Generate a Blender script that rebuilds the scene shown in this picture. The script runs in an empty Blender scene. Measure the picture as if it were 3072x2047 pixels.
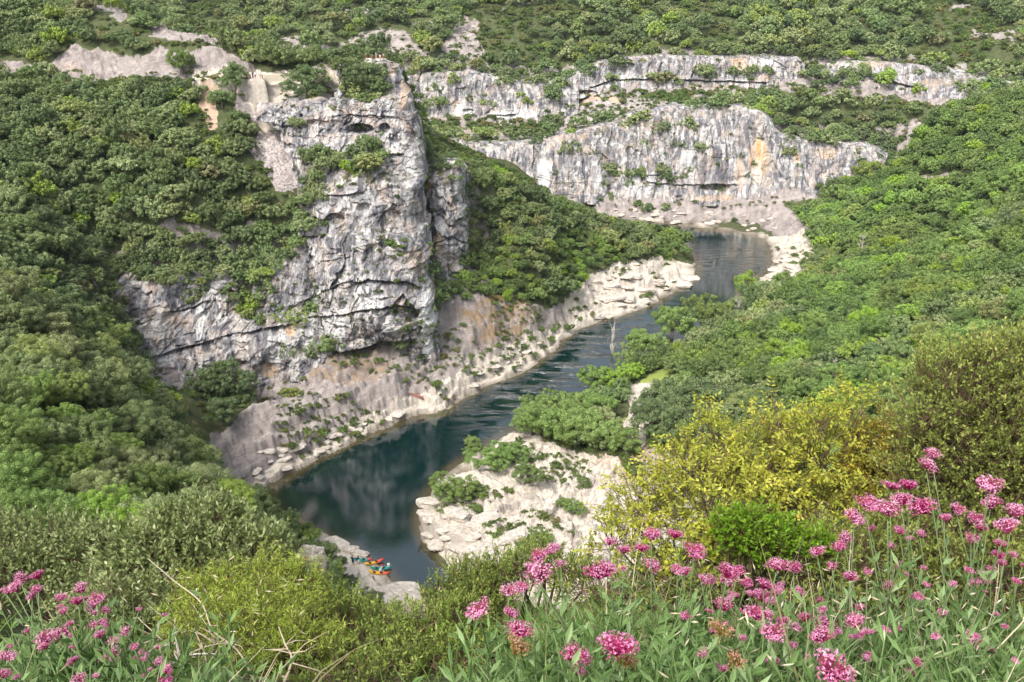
import bpy, bmesh, math, random
import numpy as np
from mathutils import Vector, Matrix
from mathutils.bvhtree import BVHTree
R = math.radians
random.seed(7); rng = np.random.default_rng(11)
SC = bpy.context.scene; COL = SC.collection
# ---------------------------------------------------------------- camera model
H, PITCH, FPX, K = 95.0, R(22), 886.8, 1024/2353.0
CP, SP = math.cos(PITCH), math.sin(PITCH)
def ray(u, v):
    a = (u*K-512)/FPX; s = (v*K-341.17)/FPX
    return a, CP - s*SP, -SP - s*CP
def PY(u, v, Y):            # point on the sight line at forward distance Y
    a, dy, dz = ray(u, v); t = Y/dy
    return (a*t, Y, H + dz*t)
def PZ(u, v, z):            # point on the sight line at height z
    a, dy, dz = ray(u, v); t = (z-H)/dz
    return (a*t, dy*t, z)
def proj(p):
    p = np.asarray(p, float); x, y, z = p[..., 0], p[..., 1], p[..., 2]-H
    f = np.maximum(y*CP - z*SP, 1e-3); up = y*SP + z*CP
    return (x/f*FPX+512)/K, (341.17 - up/f*FPX)/K
# ---------------------------------------------------------------- noise
def _h(ix, iy, iz, seed):
    h = (ix.astype(np.int64)*374761393 + iy.astype(np.int64)*668265263 + iz.astype(np.int64)*2147483647 + seed*1274126177) & 0xFFFFFFFF
    h = ((h ^ (h >> 13))*1274126177) & 0xFFFFFFFF
    h = ((h ^ (h >> 16))*2246822519) & 0xFFFFFFFF
    return ((h ^ (h >> 15)) & 0xFFFFFF)/float(0xFFFFFF)
def vn(x, y, z, seed=0):
    x, y, z = np.broadcast_arrays(np.asarray(x, float), y, z)
    fx, fy, fz = np.floor(x), np.floor(y), np.floor(z)
    tx, ty, tz = x-fx, y-fy, z-fz
    tx, ty, tz = [t*t*t*(t*(t*6-15)+10) for t in (tx, ty, tz)]
    o = 0
    for i in (0, 1):
        for j in (0, 1):
            for k in (0, 1):
                o = o + _h(fx+i, fy+j, fz+k, seed)*(tx if i else 1-tx)*(ty if j else 1-ty)*(tz if k else 1-tz)
    return o*2-1
def fbm(x, y, z, octv=4, seed=0, g=.5):
    o, a, t = 0, 1.0, 0
    for i in range(octv):
        o = o + a*vn(x*2**i+i*17.3, y*2**i+i*5.1, z*2**i+i*9.7, seed+i); t += a; a *= g
    return o/t
def facets(a, b, seed=0):        # broken blocks: a random step and tilt per irregular cell
    a, b = np.broadcast_arrays(np.asarray(a, float), b); fa, fb = np.floor(a), np.floor(b); bd = np.full(a.shape, 9.0); o = np.zeros(a.shape); z0 = np.zeros(a.shape)
    for i in (-1, 0, 1):
        for j in (-1, 0, 1):
            ca, cb = fa+i, fb+j; pa, pb = ca+_h(ca, cb, z0, seed), cb+_h(ca, cb, z0, seed+1); d = (a-pa)**2+(b-pb)**2; m = d < bd; bd = np.where(m, d, bd)
            o = np.where(m, _h(ca, cb, z0, seed+2)-.5+(a-pa)*(_h(ca, cb, z0, seed+3)-.5)*1.3+(b-pb)*(_h(ca, cb, z0, seed+4)-.5)*1.3, o)
    return o
def sstep(a, b, x):
    t = np.clip((x-a)/(b-a), 0, 1); return t*t*(3-2*t)
def inpoly(u, v, poly):
    u = np.asarray(u); v = np.asarray(v); c = np.zeros(u.shape, bool); n = len(poly)
    for i in range(n):
        x1, y1 = poly[i]; x2, y2 = poly[i-1]
        if y1 == y2: continue
        c ^= ((y1 > v) != (y2 > v)) & (u < (x2-x1)*(v-y1)/(y2-y1)+x1)
    return c
def dline(u, v, line):      # distance to a polyline and which side (v above it -> negative)
    best = np.full(np.shape(u), 1e9); side = np.zeros(np.shape(u))
    for (x1, y1), (x2, y2) in zip(line[:-1], line[1:]):
        dx, dy = x2-x1, y2-y1; t = np.clip(((u-x1)*dx+(v-y1)*dy)/(dx*dx+dy*dy), 0, 1)
        d = np.hypot(u-x1-t*dx, v-y1-t*dy); m = d < best
        best = np.where(m, d, best); side = np.where(m, v-(y1+t*dy), side)
    return best, side
# ---------------------------------------------------------------- objects
def mesh_np(name, V, F, mat=None, smooth=True, attrs=None):
    V = np.asarray(V, np.float32); F = np.asarray(F, np.int32); me = bpy.data.meshes.new(name)
    k = F.shape[1]
    me.vertices.add(len(V)); me.vertices.foreach_set('co', V.ravel())
    me.loops.add(F.size); me.loops.foreach_set('vertex_index', F.ravel())
    me.polygons.add(len(F)); me.polygons.foreach_set('loop_start', np.arange(0, F.size, k, dtype=np.int32))
    me.polygons.foreach_set('use_smooth', np.full(len(F), smooth))
    me.update(calc_edges=True)
    if attrs:
        for n, a in attrs.items():
            a = np.asarray(a, np.float32)
            if a.ndim == 1:
                at = me.attributes.new(n, 'FLOAT', 'POINT'); at.data.foreach_set('value', a)
            else:
                at = me.attributes.new(n, 'FLOAT_COLOR', 'POINT'); at.data.foreach_set('color', a.ravel())
    if mat: me.materials.append(mat)
    return me
def obj(name, data, parent=None, loc=(0, 0, 0), rot=(0, 0, 0), sc=1.0):
    o = bpy.data.objects.new(name, data); COL.objects.link(o)
    o.location = loc; o.rotation_euler = rot
    o.scale = (sc, sc, sc) if isinstance(sc, (int, float)) else sc
    if parent: o.parent = parent
    return o
def tag(o, label=None, cat=None, group=None, kind=None):
    if label: o['label'] = label
    if cat: o['category'] = cat
    if group: o['group'] = group
    if kind: o['kind'] = kind
    return o
def copy_tree(o, parent=None):
    c = o.copy(); COL.objects.link(c); c.parent = parent
    for ch in o.children: copy_tree(ch, c)
    return c
def grid_faces(nr, nc):
    i = np.arange(nr*nc).reshape(nr, nc)
    return np.stack([i[:-1, :-1], i[1:, :-1], i[1:, 1:], i[:-1, 1:]], -1).reshape(-1, 4)
class MB:                   # small mesh collector
    def __init__(s): s.v = []; s.f = []; s.n = 0
    def add(s, V, F):
        V = np.asarray(V, float); s.v.append(V); s.f += [tuple(int(a)+s.n for a in f) for f in F]; s.n += len(V); return s
    def tube(s, pts, rad, k=6, cap=True):
        pts = [Vector(p) for p in pts]; m = len(pts)
        if isinstance(rad, (int, float)): rad = [rad]*m
        V = []; ref = Vector((0.31, 0.17, 1)).normalized()
        for i, p in enumerate(pts):
            d = (pts[min(i+1, m-1)]-pts[max(i-1, 0)])
            d = d.normalized() if d.length > 1e-9 else Vector((0, 0, 1))
            a = d.cross(ref); a = a.normalized() if a.length > 1e-3 else d.orthogonal().normalized(); b = d.cross(a)
            for j in range(k):
                t = 2*math.pi*j/k; V.append(p+(a*math.cos(t)+b*math.sin(t))*rad[i])
        F = [(i*k+j, i*k+(j+1) % k, (i+1)*k+(j+1) % k, (i+1)*k+j) for i in range(m-1) for j in range(k)]
        if cap: F += [tuple(range(k))[::-1], tuple(range((m-1)*k, m*k))]
        return s.add([tuple(q) for q in V], F)
    def box(s, c, d, rz=0, tw=0):
        cx, cy, cz = c; V = []
        for z in (-1, 1):
            for x, y in ((-1, -1), (1, -1), (1, 1), (-1, 1)):
                X, Y = x*d[0]/2, y*d[1]/2
                V.append((cx+X*math.cos(rz)-Y*math.sin(rz), cy+X*math.sin(rz)+Y*math.cos(rz), cz+z*d[2]/2))
        return s.add(V, [(3, 2, 1, 0), (4, 5, 6, 7), (0, 1, 5, 4), (1, 2, 6, 5), (2, 3, 7, 6), (3, 0, 4, 7)])
    def ball(s, c, r, nu=10, nv=7):
        r = (r, r, r) if isinstance(r, (int, float)) else r; V = [(c[0], c[1], c[2]+r[2])]
        for i in range(1, nv):
            t = math.pi*i/nv
            for j in range(nu):
                p = 2*math.pi*j/nu; V.append((c[0]+r[0]*math.sin(t)*math.cos(p), c[1]+r[1]*math.sin(t)*math.sin(p), c[2]+r[2]*math.cos(t)))
        V.append((c[0], c[1], c[2]-r[2])); F = []
        for j in range(nu): F.append((0, 1+j, 1+(j+1) % nu))
        for i in range(nv-2):
            for j in range(nu): F.append((1+i*nu+j, 1+(i+1)*nu+j, 1+(i+1)*nu+(j+1) % nu, 1+i*nu+(j+1) % nu))
        b = len(V)-1
        for j in range(nu): F.append((b, 1+(nv-2)*nu+(j+1) % nu, 1+(nv-2)*nu+j))
        return s.add(V, F)
    def mesh(s, name, mat, smooth=True):
        me = bpy.data.meshes.new(name); me.from_pydata(np.concatenate(s.v).tolist(), [], s.f)
        me.polygons.foreach_set('use_smooth', [smooth]*len(me.polygons)); me.materials.append(mat); me.update()
        return me
    def build(s, name, mat, parent=None, smooth=True): return obj(name, s.mesh(name, mat, smooth), parent)
# ---------------------------------------------------------------- material helper
class NT:
    def __init__(s, name):
        s.m = bpy.data.materials.new(name); s.m.use_nodes = True; s.t = s.m.node_tree; s.t.nodes.clear()
        s.out = s.n('ShaderNodeOutputMaterial'); s.b = s.n('ShaderNodeBsdfPrincipled'); s.l(s.b.outputs[0], s.out.inputs[0])
        s.b.inputs['Roughness'].default_value = .9; s.b.inputs['Specular IOR Level'].default_value = .2
    def n(s, typ, **kw):
        x = s.t.nodes.new(typ)
        for k, v in kw.items(): setattr(x, k, v)
        return x
    def l(s, a, b): s.t.links.new(a, b)
    def setin(s, node, **kw):
        for k, v in kw.items(): node.inputs[k.replace('_', ' ')].default_value = v
        return node
    def coord(s, scale=(1, 1, 1), kind='pos'):
        if kind == 'pos': o = s.n('ShaderNodeNewGeometry').outputs['Position']
        else: o = s.n('ShaderNodeTexCoord').outputs['Object']
        mp = s.n('ShaderNodeMapping'); mp.inputs['Scale'].default_value = scale; s.l(o, mp.inputs[0]); return mp.outputs[0]
    def noise(s, co, sc=1, det=4, rough=.55, dist=0):
        x = s.n('ShaderNodeTexNoise'); s.setin(x, Scale=sc, Detail=det, Roughness=rough, Distortion=dist)
        if co: s.l(co, x.inputs['Vector'])
        return x.outputs['Fac']
    def ramp(s, fac, stops, interp='LINEAR'):
        x = s.n('ShaderNodeValToRGB'); s.l(fac, x.inputs[0]); e = x.color_ramp; e.interpolation = interp
        while len(e.elements) > 1: e.elements.remove(e.elements[0])
        for i, (p, c) in enumerate(stops):
            el = e.elements[0] if i == 0 else e.elements.new(p)
            el.position = p; el.color = (c, c, c, 1) if isinstance(c, (int, float)) else (*c, 1)
        return x.outputs[0]
    def mix(s, fac, a, b, mode='MIX'):
        x = s.n('ShaderNodeMix', data_type='RGBA', blend_type=mode)
        for val, idx in ((fac, 0), (a, 6), (b, 7)):
            if isinstance(val, (int, float)): x.inputs[idx].default_value = val
            elif isinstance(val, tuple): x.inputs[idx].default_value = (*val, 1)
            else: s.l(val, x.inputs[idx])
        return x.outputs[2]
    def math(s, op, a, b=0.0):
        x = s.n('ShaderNodeMath', operation=op)
        for i, val in enumerate((a, b)):
            if isinstance(val, (int, float)): x.inputs[i].default_value = val
            else: s.l(val, x.inputs[i])
        return x.outputs[0]
    def attr(s, name, out='Fac'):
        return s.n('ShaderNodeAttribute', attribute_name=name).outputs[out]
    def bump(s, h, strength=.5, dist=.3):
        x = s.n('ShaderNodeBump'); s.setin(x, Strength=strength, Distance=dist); s.l(h, x.inputs['Height']); s.l(x.outputs[0], s.b.inputs['Normal'])
def flat(name, c, rough=.7, spec=.3, var=.12):
    N = NT(name); f = N.noise(N.coord((1, 1, 1), 'obj'), 9, 3)
    N.l(N.mix(f, tuple(x*(1-var) for x in c), tuple(min(1, x*(1+var)) for x in c)), N.b.inputs['Base Color'])
    N.b.inputs['Roughness'].default_value = rough; N.b.inputs['Specular IOR Level'].default_value = spec
    return N.m
# ---------------------------------------------------------------- rock and ground materials
def rock_colour(N, tilt=0.0):
    co = N.coord(); st = N.coord((.55, .3, .07)); fine = N.coord((2.2, 2.2, .7))
    big = N.noise(N.coord((.1, .1, .13)), 1, 3); s1 = N.noise(st, 1, 5, .62, .6); s2 = N.noise(fine, 1, 5, .7, .3); s3 = N.noise(N.coord((.5, .5, .5)), 1, 4, .6)
    base = N.mix(N.ramp(s2, [(.33, 0.0), (.66, 1.0)]), (.22, .212, .22), (.52, .505, .50))
    white = N.mix(N.ramp(s3, [(.45, 0.0), (.62, 1.0)]), base, (.74, .70, .65))
    dark = N.mix(N.ramp(s1, [(.46, 0.0), (.56, .9)]), white, (.125, .12, .135))
    d2 = N.mix(N.math('MULTIPLY', N.ramp(big, [(.45, 0.0), (.62, 1.0)]), .35), dark, (.20, .195, .215))
    return d2, s2, s1
def make_cliff_mat():
    N = NT('limestone'); c, s2, s1 = rock_colour(N)
    pk = N.noise(N.coord((.25, .25, .2)), 1, 4, .6, .4)
    c = N.mix(N.math('MULTIPLY', N.ramp(pk, [(.50, 0.0), (.66, 1.0)]), .6), c, (.56, .44, .35))
    c = N.mix(N.attr('ochre'), c, N.mix(N.ramp(s1, [(.4, 0.0), (.6, 1.0)]), (.62, .36, .17), (.74, .60, .46)))
    c = N.mix(N.attr('whiten'), c, (.84, .82, .80))
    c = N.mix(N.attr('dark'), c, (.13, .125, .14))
    veg = N.noise(N.coord((.35, .35, .35)), 1, 5, .7)
    c = N.mix(N.math('MULTIPLY', N.ramp(veg, [(.50, 0.0), (.56, 1.0)]), N.attr('ledge')), c, N.mix(s2, (.05, .065, .025), (.20, .17, .09)))
    N.l(c, N.b.inputs['Base Color']); N.b.inputs['Roughness'].default_value = .92
    cr = N.n('ShaderNodeTexVoronoi', feature='DISTANCE_TO_EDGE'); cr.inputs['Scale'].default_value = .8
    N.l(N.coord((1, 1, .8)), cr.inputs['Vector'])
    h = N.math('ADD', N.math('MULTIPLY', N.ramp(cr.outputs['Distance'], [(0, 0.0), (.06, 1.0)]), .25), s2)
    N.bump(h, .8, .45); return N.m
def make_ground_mat():
    N = NT('hill_ground'); c, s2, s1 = rock_colour(N)
    g = N.noise(N.coord((.5, .5, .5)), 1, 5, .65); g2 = N.noise(N.coord((3, 3, 3)), 1, 4, .7)
    brk = N.noise(N.coord((1.1, 1.1, 1.1)), 1, 5, .7)
    def SH(k): return N.ramp(N.math('ADD', N.attr(k), N.math('MULTIPLY', N.math('SUBTRACT', brk, .5), 1.1)), [(.36, 0.0), (.50, 1.0)])
    soil = N.mix(N.ramp(g, [(.35, 0.0), (.65, 1.0)]), (.035, .05, .018), (.20, .17, .10)); soil = N.mix(N.ramp(g2, [(.42, 0.0), (.58, 1.0)]), soil, (.09, .13, .04)); soil = N.mix(N.ramp(N.noise(N.coord((9, 9, 9)), 1, 3, .7), [(.45, .0), (.6, .6)]), soil, (.03, .045, .016))
    mp = N.n('ShaderNodeMapping'); mp.inputs['Rotation'].default_value = (0, 0, R(34)); N.l(N.coord(), mp.inputs[0])
    m3 = N.n('ShaderNodeMapping'); m3.inputs['Scale'].default_value = (.45, .06, .5); N.l(mp.outputs[0], m3.inputs[0]); lay = N.noise(m3.outputs[0], 1, 6, .7, .6)
    grey = N.mix(N.ramp(lay, [(.36, 0.0), (.62, 1.0)]), (.25, .215, .20), (.54, .475, .44))
    grey = N.mix(N.ramp(g2, [(.35, 0.0), (.68, 1.0)]), N.mix(.4, grey, (.20, .17, .155)), grey)
    tan = N.mix(N.ramp(g2, [(.32, 0.0), (.6, 1.0)]), (.50, .42, .33), (.78, .71, .60))
    tan = N.mix(N.ramp(lay, [(.38, .5), (.5, 0.0)]), tan, (.42, .35, .29))
    vor = N.n('ShaderNodeTexVoronoi'); vor.inputs['Scale'].default_value = 2.2; N.l(N.coord(), vor.inputs['Vector'])
    scr = N.mix(N.ramp(vor.outputs['Color'], [(.2, 0.0), (.8, 1.0)]), (.25, .21, .20), (.56, .50, .47))
    org = N.mix(g2, (.34, .17, .07), (.28, .22, .09)); fl = N.mix(g2, (.46, .29, .19), (.62, .48, .36))
    soil = N.mix(SH('lawn'), soil, N.mix(g2, (.20, .27, .05), (.38, .44, .12)))
    c = N.mix(SH('grey'), soil, grey); c = N.mix(SH('scree'), c, scr); c = N.mix(SH('tan'), c, tan)
    c = N.mix(SH('flesh'), c, fl); c = N.mix(N.math('MULTIPLY', N.attr('moss'), N.ramp(g, [(.40, 0.0), (.54, 1.0)])), c, org)
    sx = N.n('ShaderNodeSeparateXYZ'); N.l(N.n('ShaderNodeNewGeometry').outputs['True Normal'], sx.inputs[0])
    rk = N.math('MAXIMUM', N.attr('grey'), N.attr('tan')); steep_shade = N.math('MULTIPLY', N.ramp(sx.outputs[2], [(.40, .5), (.80, 0.0)]), rk)
    c = N.mix(steep_shade, c, (.26, .23, .21))  # steep risers darkened in the colour, standing in for shade under ledges
    vc = N.n('ShaderNodeTexVoronoi', feature='DISTANCE_TO_EDGE'); vc.inputs['Scale'].default_value = 1; N.l(m3.outputs[0], vc.inputs['Vector'])
    c = N.mix(N.math('MULTIPLY', N.ramp(vc.outputs['Distance'], [(0, .4), (.03, 0.0)]), rk), c, (.14, .11, .10))
    c = N.mix(N.attr('wet'), c, (.10, .085, .05))
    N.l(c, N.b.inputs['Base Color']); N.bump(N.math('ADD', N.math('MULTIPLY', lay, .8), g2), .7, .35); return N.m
def make_water_mat():
    N = NT('river_water'); co = N.coord()
    a = N.attr('shallow'); f = N.noise(N.coord((.06, .06, .06)), 1, 3)
    c = N.mix(f, (.001, .011, .014), (.002, .024, .023)); c = N.mix(a, c, (.075, .062, .026))
    N.l(c, N.b.inputs['Base Color']); N.b.inputs['IOR'].default_value = 2.1; N.b.inputs['Specular IOR Level'].default_value = .6
    N.b.inputs['Roughness'].default_value = .04
    n1 = N.noise(N.coord((.9, 2.2, 1)), 1, 3, .6); n2 = N.noise(N.coord((2.5, 6, 1)), 1, 2, .5)
    rip = N.attr('ripple'); pat = N.ramp(N.noise(N.coord((.10, .35, 1)), 1, 4, .65, .5), [(.48, 0.0), (.62, 1.0)])
    am = N.math('ADD', .010, N.math('MULTIPLY', N.math('MULTIPLY', rip, pat), .75))
    h = N.math('MULTIPLY', N.math('ADD', n1, N.math('MULTIPLY', n2, .5)), am)
    N.bump(h, 1.0, .55)
    foam = N.math('MULTIPLY', N.attr('foam'), N.ramp(N.noise(N.coord((1.2, 1.2, 1)), 1, 5, .75), [(.52, 0.0), (.60, 1.0)]))
    c2 = N.mix(foam, c, (.65, .68, .70)); N.l(c2, N.b.inputs['Base Color'])
    N.l(N.math('ADD', .015, N.math('MULTIPLY', foam, .6)), N.b.inputs['Roughness'])
    return N.m
M = {}
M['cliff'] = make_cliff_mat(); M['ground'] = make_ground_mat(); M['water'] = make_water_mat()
def resample_row(P, n):
    P = np.asarray(P, float); t = np.linspace(0, len(P)-1, n); i = np.minimum(t.astype(int), len(P)-2); f = (t-i)[:, None]
    return P[i]*(1-f)+P[i+1]*f
# ---------------------------------------------------------------- terrain heights from surveyed points
C = []
def cy(*a):
    for u, v, Y in a: C.append(PY(u, v, Y))
def cz(*a):
    for u, v, z in a: C.append(PZ(u, v, z))
def dens(line, step=7.0):
    P = [np.array(PZ(u, v, 0)) for u, v in line]; o = []
    for a, b in zip(P[:-1], P[1:]):
        n = max(1, int(np.linalg.norm(b-a)/step))
        for i in range(n): o.append(a+(b-a)*i/n)
    o.append(P[-1]); return o
LB = [(1100, 530), (1300, 530), (1400, 532), (1480, 538), (1540, 545), (1578, 568), (1600, 612), (1600, 632), (1560, 665), (1500, 700), (1440, 722), (1325, 755), (1308, 775), (1250, 825), (1195, 860), (1110, 885), (1030, 932), (940, 958), (840, 990), (800, 1020), (720, 1058), (625, 1115), (612, 1150), (665, 1190), (735, 1222), (801, 1256), (842, 1283), (880, 1310), (897, 1338), (938, 1351), (955, 1389), (979, 1413), (1000, 1460), (1010, 1540)]
RB = [(1050, 488), (1150, 490), (1250, 495), (1350, 498), (1484, 508), (1570, 521), (1668, 530), (1720, 543), (1768, 552), (1775, 575), (1776, 600), (1770, 625), (1725, 650), (1700, 680), (1680, 710), (1640, 740), (1580, 780), (1500, 820), (1430, 865), (1340, 915), (1240, 965), (1160, 1000), (1085, 1050), (1030, 1090), (1000, 1130), (968, 1180), (975, 1225), (1010, 1262), (1040, 1290), (1070, 1315), (1110, 1370), (1150, 1440), (1170, 1540)]
CL = [(1050, 508), (1200, 510), (1450, 520), (1600, 545), (1690, 590), (1680, 650), (1580, 710), (1450, 770), (1350, 830), (1200, 915), (1020, 1000), (850, 1090), (760, 1150), (800, 1200), (900, 1260), (980, 1320), (1000, 1380), (1060, 1450), (1080, 1540)]
lbw, rbw, clw = dens(LB), dens(RB), dens(CL, 9)
for p in lbw+rbw: C.append((p[0], p[1], 0.15))
for p in clw: C.append((p[0], p[1], -3.5))
# far side: bank, ledges, upper slope, skyline plateau
for u in (900, 1050, 1200, 1350, 1500, 1620, 1740):
    cy((u, 470, 388)); C.append(tuple(np.array(PY(u, 470, 386))+(0, 14, 0)))
for u, v2, Y2 in ((700, 330, 402), (900, 322, 402), (1000, 318, 401), (1150, 328, 400), (1300, 302, 402), (1400, 275, 404), (1480, 252, 408), (1600, 243, 408), (1740, 252, 407), (1800, 305, 402), (1900, 325, 400), (1990, 332, 398)):
    cy((u, v2, Y2))
for u, v, Y in ((950, 288, 422), (1100, 288, 422), (1250, 285, 422), (950, 272, 430), (1100, 275, 430), (1250, 270, 430), (960, 170, 438), (1100, 168, 438), (1200, 175, 438), (1300, 175, 440), (1380, 245, 425), (1500, 225, 430), (1650, 212, 435), (1800, 200, 436),
    (1350, 152, 446), (1500, 132, 447), (1650, 130, 447), (1820, 135, 445), (1320, 222, 434), (1880, 160, 440), (1930, 142, 438), (2080, 150, 436), (2200, 165, 425), (2290, 190, 415), (1940, 195, 428), (2080, 240, 416), (2200, 245, 405), (1960, 290, 402), (1700, 225, 430)):
    cy((u, v, Y))
for u in (-600, -200, 200, 600, 900, 1200, 1500, 1800, 2100, 2400, 2900):
    cy((u, 0, 545 if u < 900 else 525), (u, 60, 495 if u < 900 else 485), (u, -60, 640), (u, -110, 900), (u, -140, 1300))
cy((500, 120, 460), (600, 140, 450), (700, 150, 448), (800, 120, 460), (950, 110, 465), (650, 200, 430), (500, 200, 430), (0, 120, 470), (-400, 100, 480))
# right hillside
cy((2353, 0, 520), (2353, 100, 440), (2353, 250, 345), (2353, 400, 268), (2300, 500, 235), (2353, 600, 198), (2353, 700, 168), (2650, 250, 330), (2650, 450, 240), (2700, 700, 150), (2700, 0, 510), (2200, 250, 378), (2100, 330, 376), (2200, 400, 312), (2080, 430, 338))
cz((2000, 450, 9), (1900, 470, 7), (1850, 500, 3), (1900, 500, 6), (1850, 620, 3), (1800, 700, 6), (1900, 600, 5), (1700, 900, 8), (1900, 800, 14), (1800, 1000, 13), (2000, 1000, 21), (2000, 700, 14), (2100, 800, 23), (2300, 900, 38), (2300, 1000, 44), (2100, 620, 16), (2000, 550, 9), (2200, 700, 26), (1750, 760, 5), (1700, 720, 2.5), (1820, 580, 2), (1950, 1100, 20), (2150, 1100, 34), (2353, 1100, 48), (2500, 1100, 54), (2650, 900, 52), (2200, 550, 20))
cz((1250, 1010, 2.5), (1200, 1100, 4), (1100, 1120, 3.5), (1060, 1200, 4.5), (1000, 1160, 3.0), (1000, 1198, 3.7), (1032, 1245, 4.0), (1068, 1270, 4.3), (1102, 1300, 4.6), (1128, 1332, 5), (1100, 1260, 5), (1120, 1300, 5), (1200, 1300, 7), (1300, 1150, 6.5), (1300, 1250, 7.5), (1400, 1100, 7), (1400, 1200, 9), (1480, 950, 4.5), (1450, 1000, 5.5), (1600, 830, 4), (1500, 860, 2.5), (1380, 920, 2), (1600, 1000, 8), (1700, 1200, 15), (1500, 1250, 11), (1380, 1300, 13), (1250, 1350, 12), (1050, 1120, 2.5), (1140, 1040, 2))
# spur, wooded slope and its far side
cy((470, 172, 252), (600, 176, 250), (700, 176, 249), (770, 172, 250), (0, 160, 268), (250, 172, 258), (120, 168, 262), (530, 178, 249),
   (590, 165, 258), (560, 125, 262), (500, 88, 268), (400, 62, 276), (320, 25, 290), (250, 130, 263), (370, 108, 262), (470, 116, 260), (150, 100, 275), (0, 115, 276), (0, 0, 330), (150, 0, 315), (-250, 0, 330), (-250, 150, 262), (250, -40, 330), (-250, -60, 420))
for x, y, z in ((-95, 300, 62), (-60, 290, 58), (-30, 285, 55), (-70, 330, 45), (-110, 340, 50), (-40, 320, 34), (-180, 360, 62), (0, 300, 40), (-80, 400, 40), (0, 345, 2), (30, 345, 0), (-60, 360, 14), (-30, 372, 8), (-220, 400, 66), (60, 350, 0)): C.append((x, y, z))
cy((0, 300, 218), (0, 450, 188), (0, 600, 162), (200, 300, 226), (200, 450, 202), (200, 600, 183), (400, 300, 234), (400, 450, 213), (400, 600, 198), (290, 640, 193), (-250, 300, 210), (-250, 500, 170), (100, 680, 163), (240, 700, 178), (200, 220, 244), (400, 220, 246), (560, 215, 245),
   (600, 500, 216), (640, 350, 233), (600, 260, 240), (700, 250, 239), (780, 235, 240), (640, 440, 222), (560, 620, 206), (700, 535, 214), (460, 625, 201), (820, 160, 252), (880, 150, 252), (840, 140, 258), (860, 240, 242), (780, 180, 249),
   (700, 300, 236), (900, 300, 240), (700, 410, 222), (800, 400, 221), (900, 410, 222), (800, 535, 215), (900, 535, 216), (960, 420, 228), (960, 560, 222), (940, 280, 240), (900, 180, 250), (920, 220, 247))
cy((370, 880, 182), (480, 905, 184), (600, 925, 188), (690, 860, 195), (760, 815, 203), (850, 800, 208), (940, 800, 210), (1000, 845, 206), (330, 800, 186), (300, 720, 190), (400, 850, 186), (1040, 750, 214), (1020, 700, 220))
cy((1000, 352, 253), (1050, 388, 258), (1120, 418, 264), (1190, 448, 276), (1310, 492, 292), (1400, 515, 310), (1480, 527, 326), (1100, 500, 243), (1200, 550, 248), (1300, 600, 260), (1050, 620, 232), (1030, 370, 250), (1060, 470, 247), (1090, 420, 254), (1020, 580, 237), (1000, 480, 243))
cz((1400, 600, 10), (1500, 600, 5), (1540, 590, 2.5), (1560, 560, 4), (1100, 680, 17), (1200, 700, 12.5), (1280, 690, 9), (1350, 660, 5.5), (1500, 650, 3), (1450, 690, 2), (1560, 630, 1.6), (1380, 720, 1.8), (1000, 870, 7.5), (1060, 830, 8), (1100, 780, 8.5), (1200, 780, 4.5), (1100, 850, 3.5), (1200, 830, 1.6), (1270, 760, 2.2), (1150, 730, 11),
   (900, 870, 9), (900, 920, 4), (800, 900, 9), (700, 930, 8), (600, 960, 9), (500, 1000, 8), (700, 1000, 4.5), (600, 1070, 3), (520, 1060, 5), (560, 1120, 2), (980, 920, 2), (840, 960, 3.5), (450, 960, 13), (430, 900, 16), (650, 930, 9.5), (1020, 900, 3.2))
C.append((*PZ(1190, 520, 3)[:2], 3)); C.append((*PZ(1320, 528, 2)[:2], 2))
# near left hillside
cy((0, 1230, 42), (230, 1240, 48), (450, 1245, 60), (590, 1275, 73), (660, 1330, 84), (700, 1385, 94), (0, 980, 70), (200, 970, 82), (330, 1030, 96), (430, 1120, 104), (0, 800, 96), (150, 820, 110), (250, 880, 116), (0, 690, 128), (-250, 640, 110), (-250, 900, 60), (-250, 1150, 38), (330, 935, 118), (120, 740, 128))
for u, v, z in ((320, 900, 20), (450, 960, 11), (520, 1080, 5), (200, 760, 30), (100, 680, 39), (560, 1170, 3), (680, 1235, 3), (760, 1290, 1.6), (600, 1230, 7), (690, 1300, 8), (820, 1320, 1.3), (858, 1330, 1.0), (838, 1300, .9), (805, 1290, 1.3), (850, 1370, 1.5), (900, 1380, 1.4), (870, 1345, 1.0), (822, 1280, .9), (780, 1360, 5), (930, 1420, 1.3), (760, 1330, 4), (870, 1420, 4), (740, 1250, 1.1), (780, 1265, .9)): C.append(PZ(u, v, z))
# ground under the viewpoint
for x in (-14, -7, 0, 7, 14):
    C += [(x, -12, 93.6), (x, 0, 93.4), (x, 2, 92.75), (x, 3.2, 92.0)]
for x in (-7, -3, 0, 3, 7): C += [(x, 5, 90.6), (x, 8, 87.9), (x, 12, 84)]
for x in (-12, 0, 12): C += [(x, 25, 73.5)]
for x in (-20, 0, 20, 40): C += [(x*.8, 60, 45.5-abs(x)*.05)]
C += [(0, 90, 17), (25, 90, 20), (50, 90, 33), (0, 104, 3), (-15, 104, 4), (-25, 90, 22), (-14, 60, 47), (-60, 25, 82), (60, 20, 84), (60, 50, 62), (-90, 0, 96), (90, 0, 97), (25, 110, 7), (120, 60, 80), (-140, 60, 84)]
# cliff outlines as (u, v, distance) rows, from the brink down to the foot
CLIFFS = []
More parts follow.
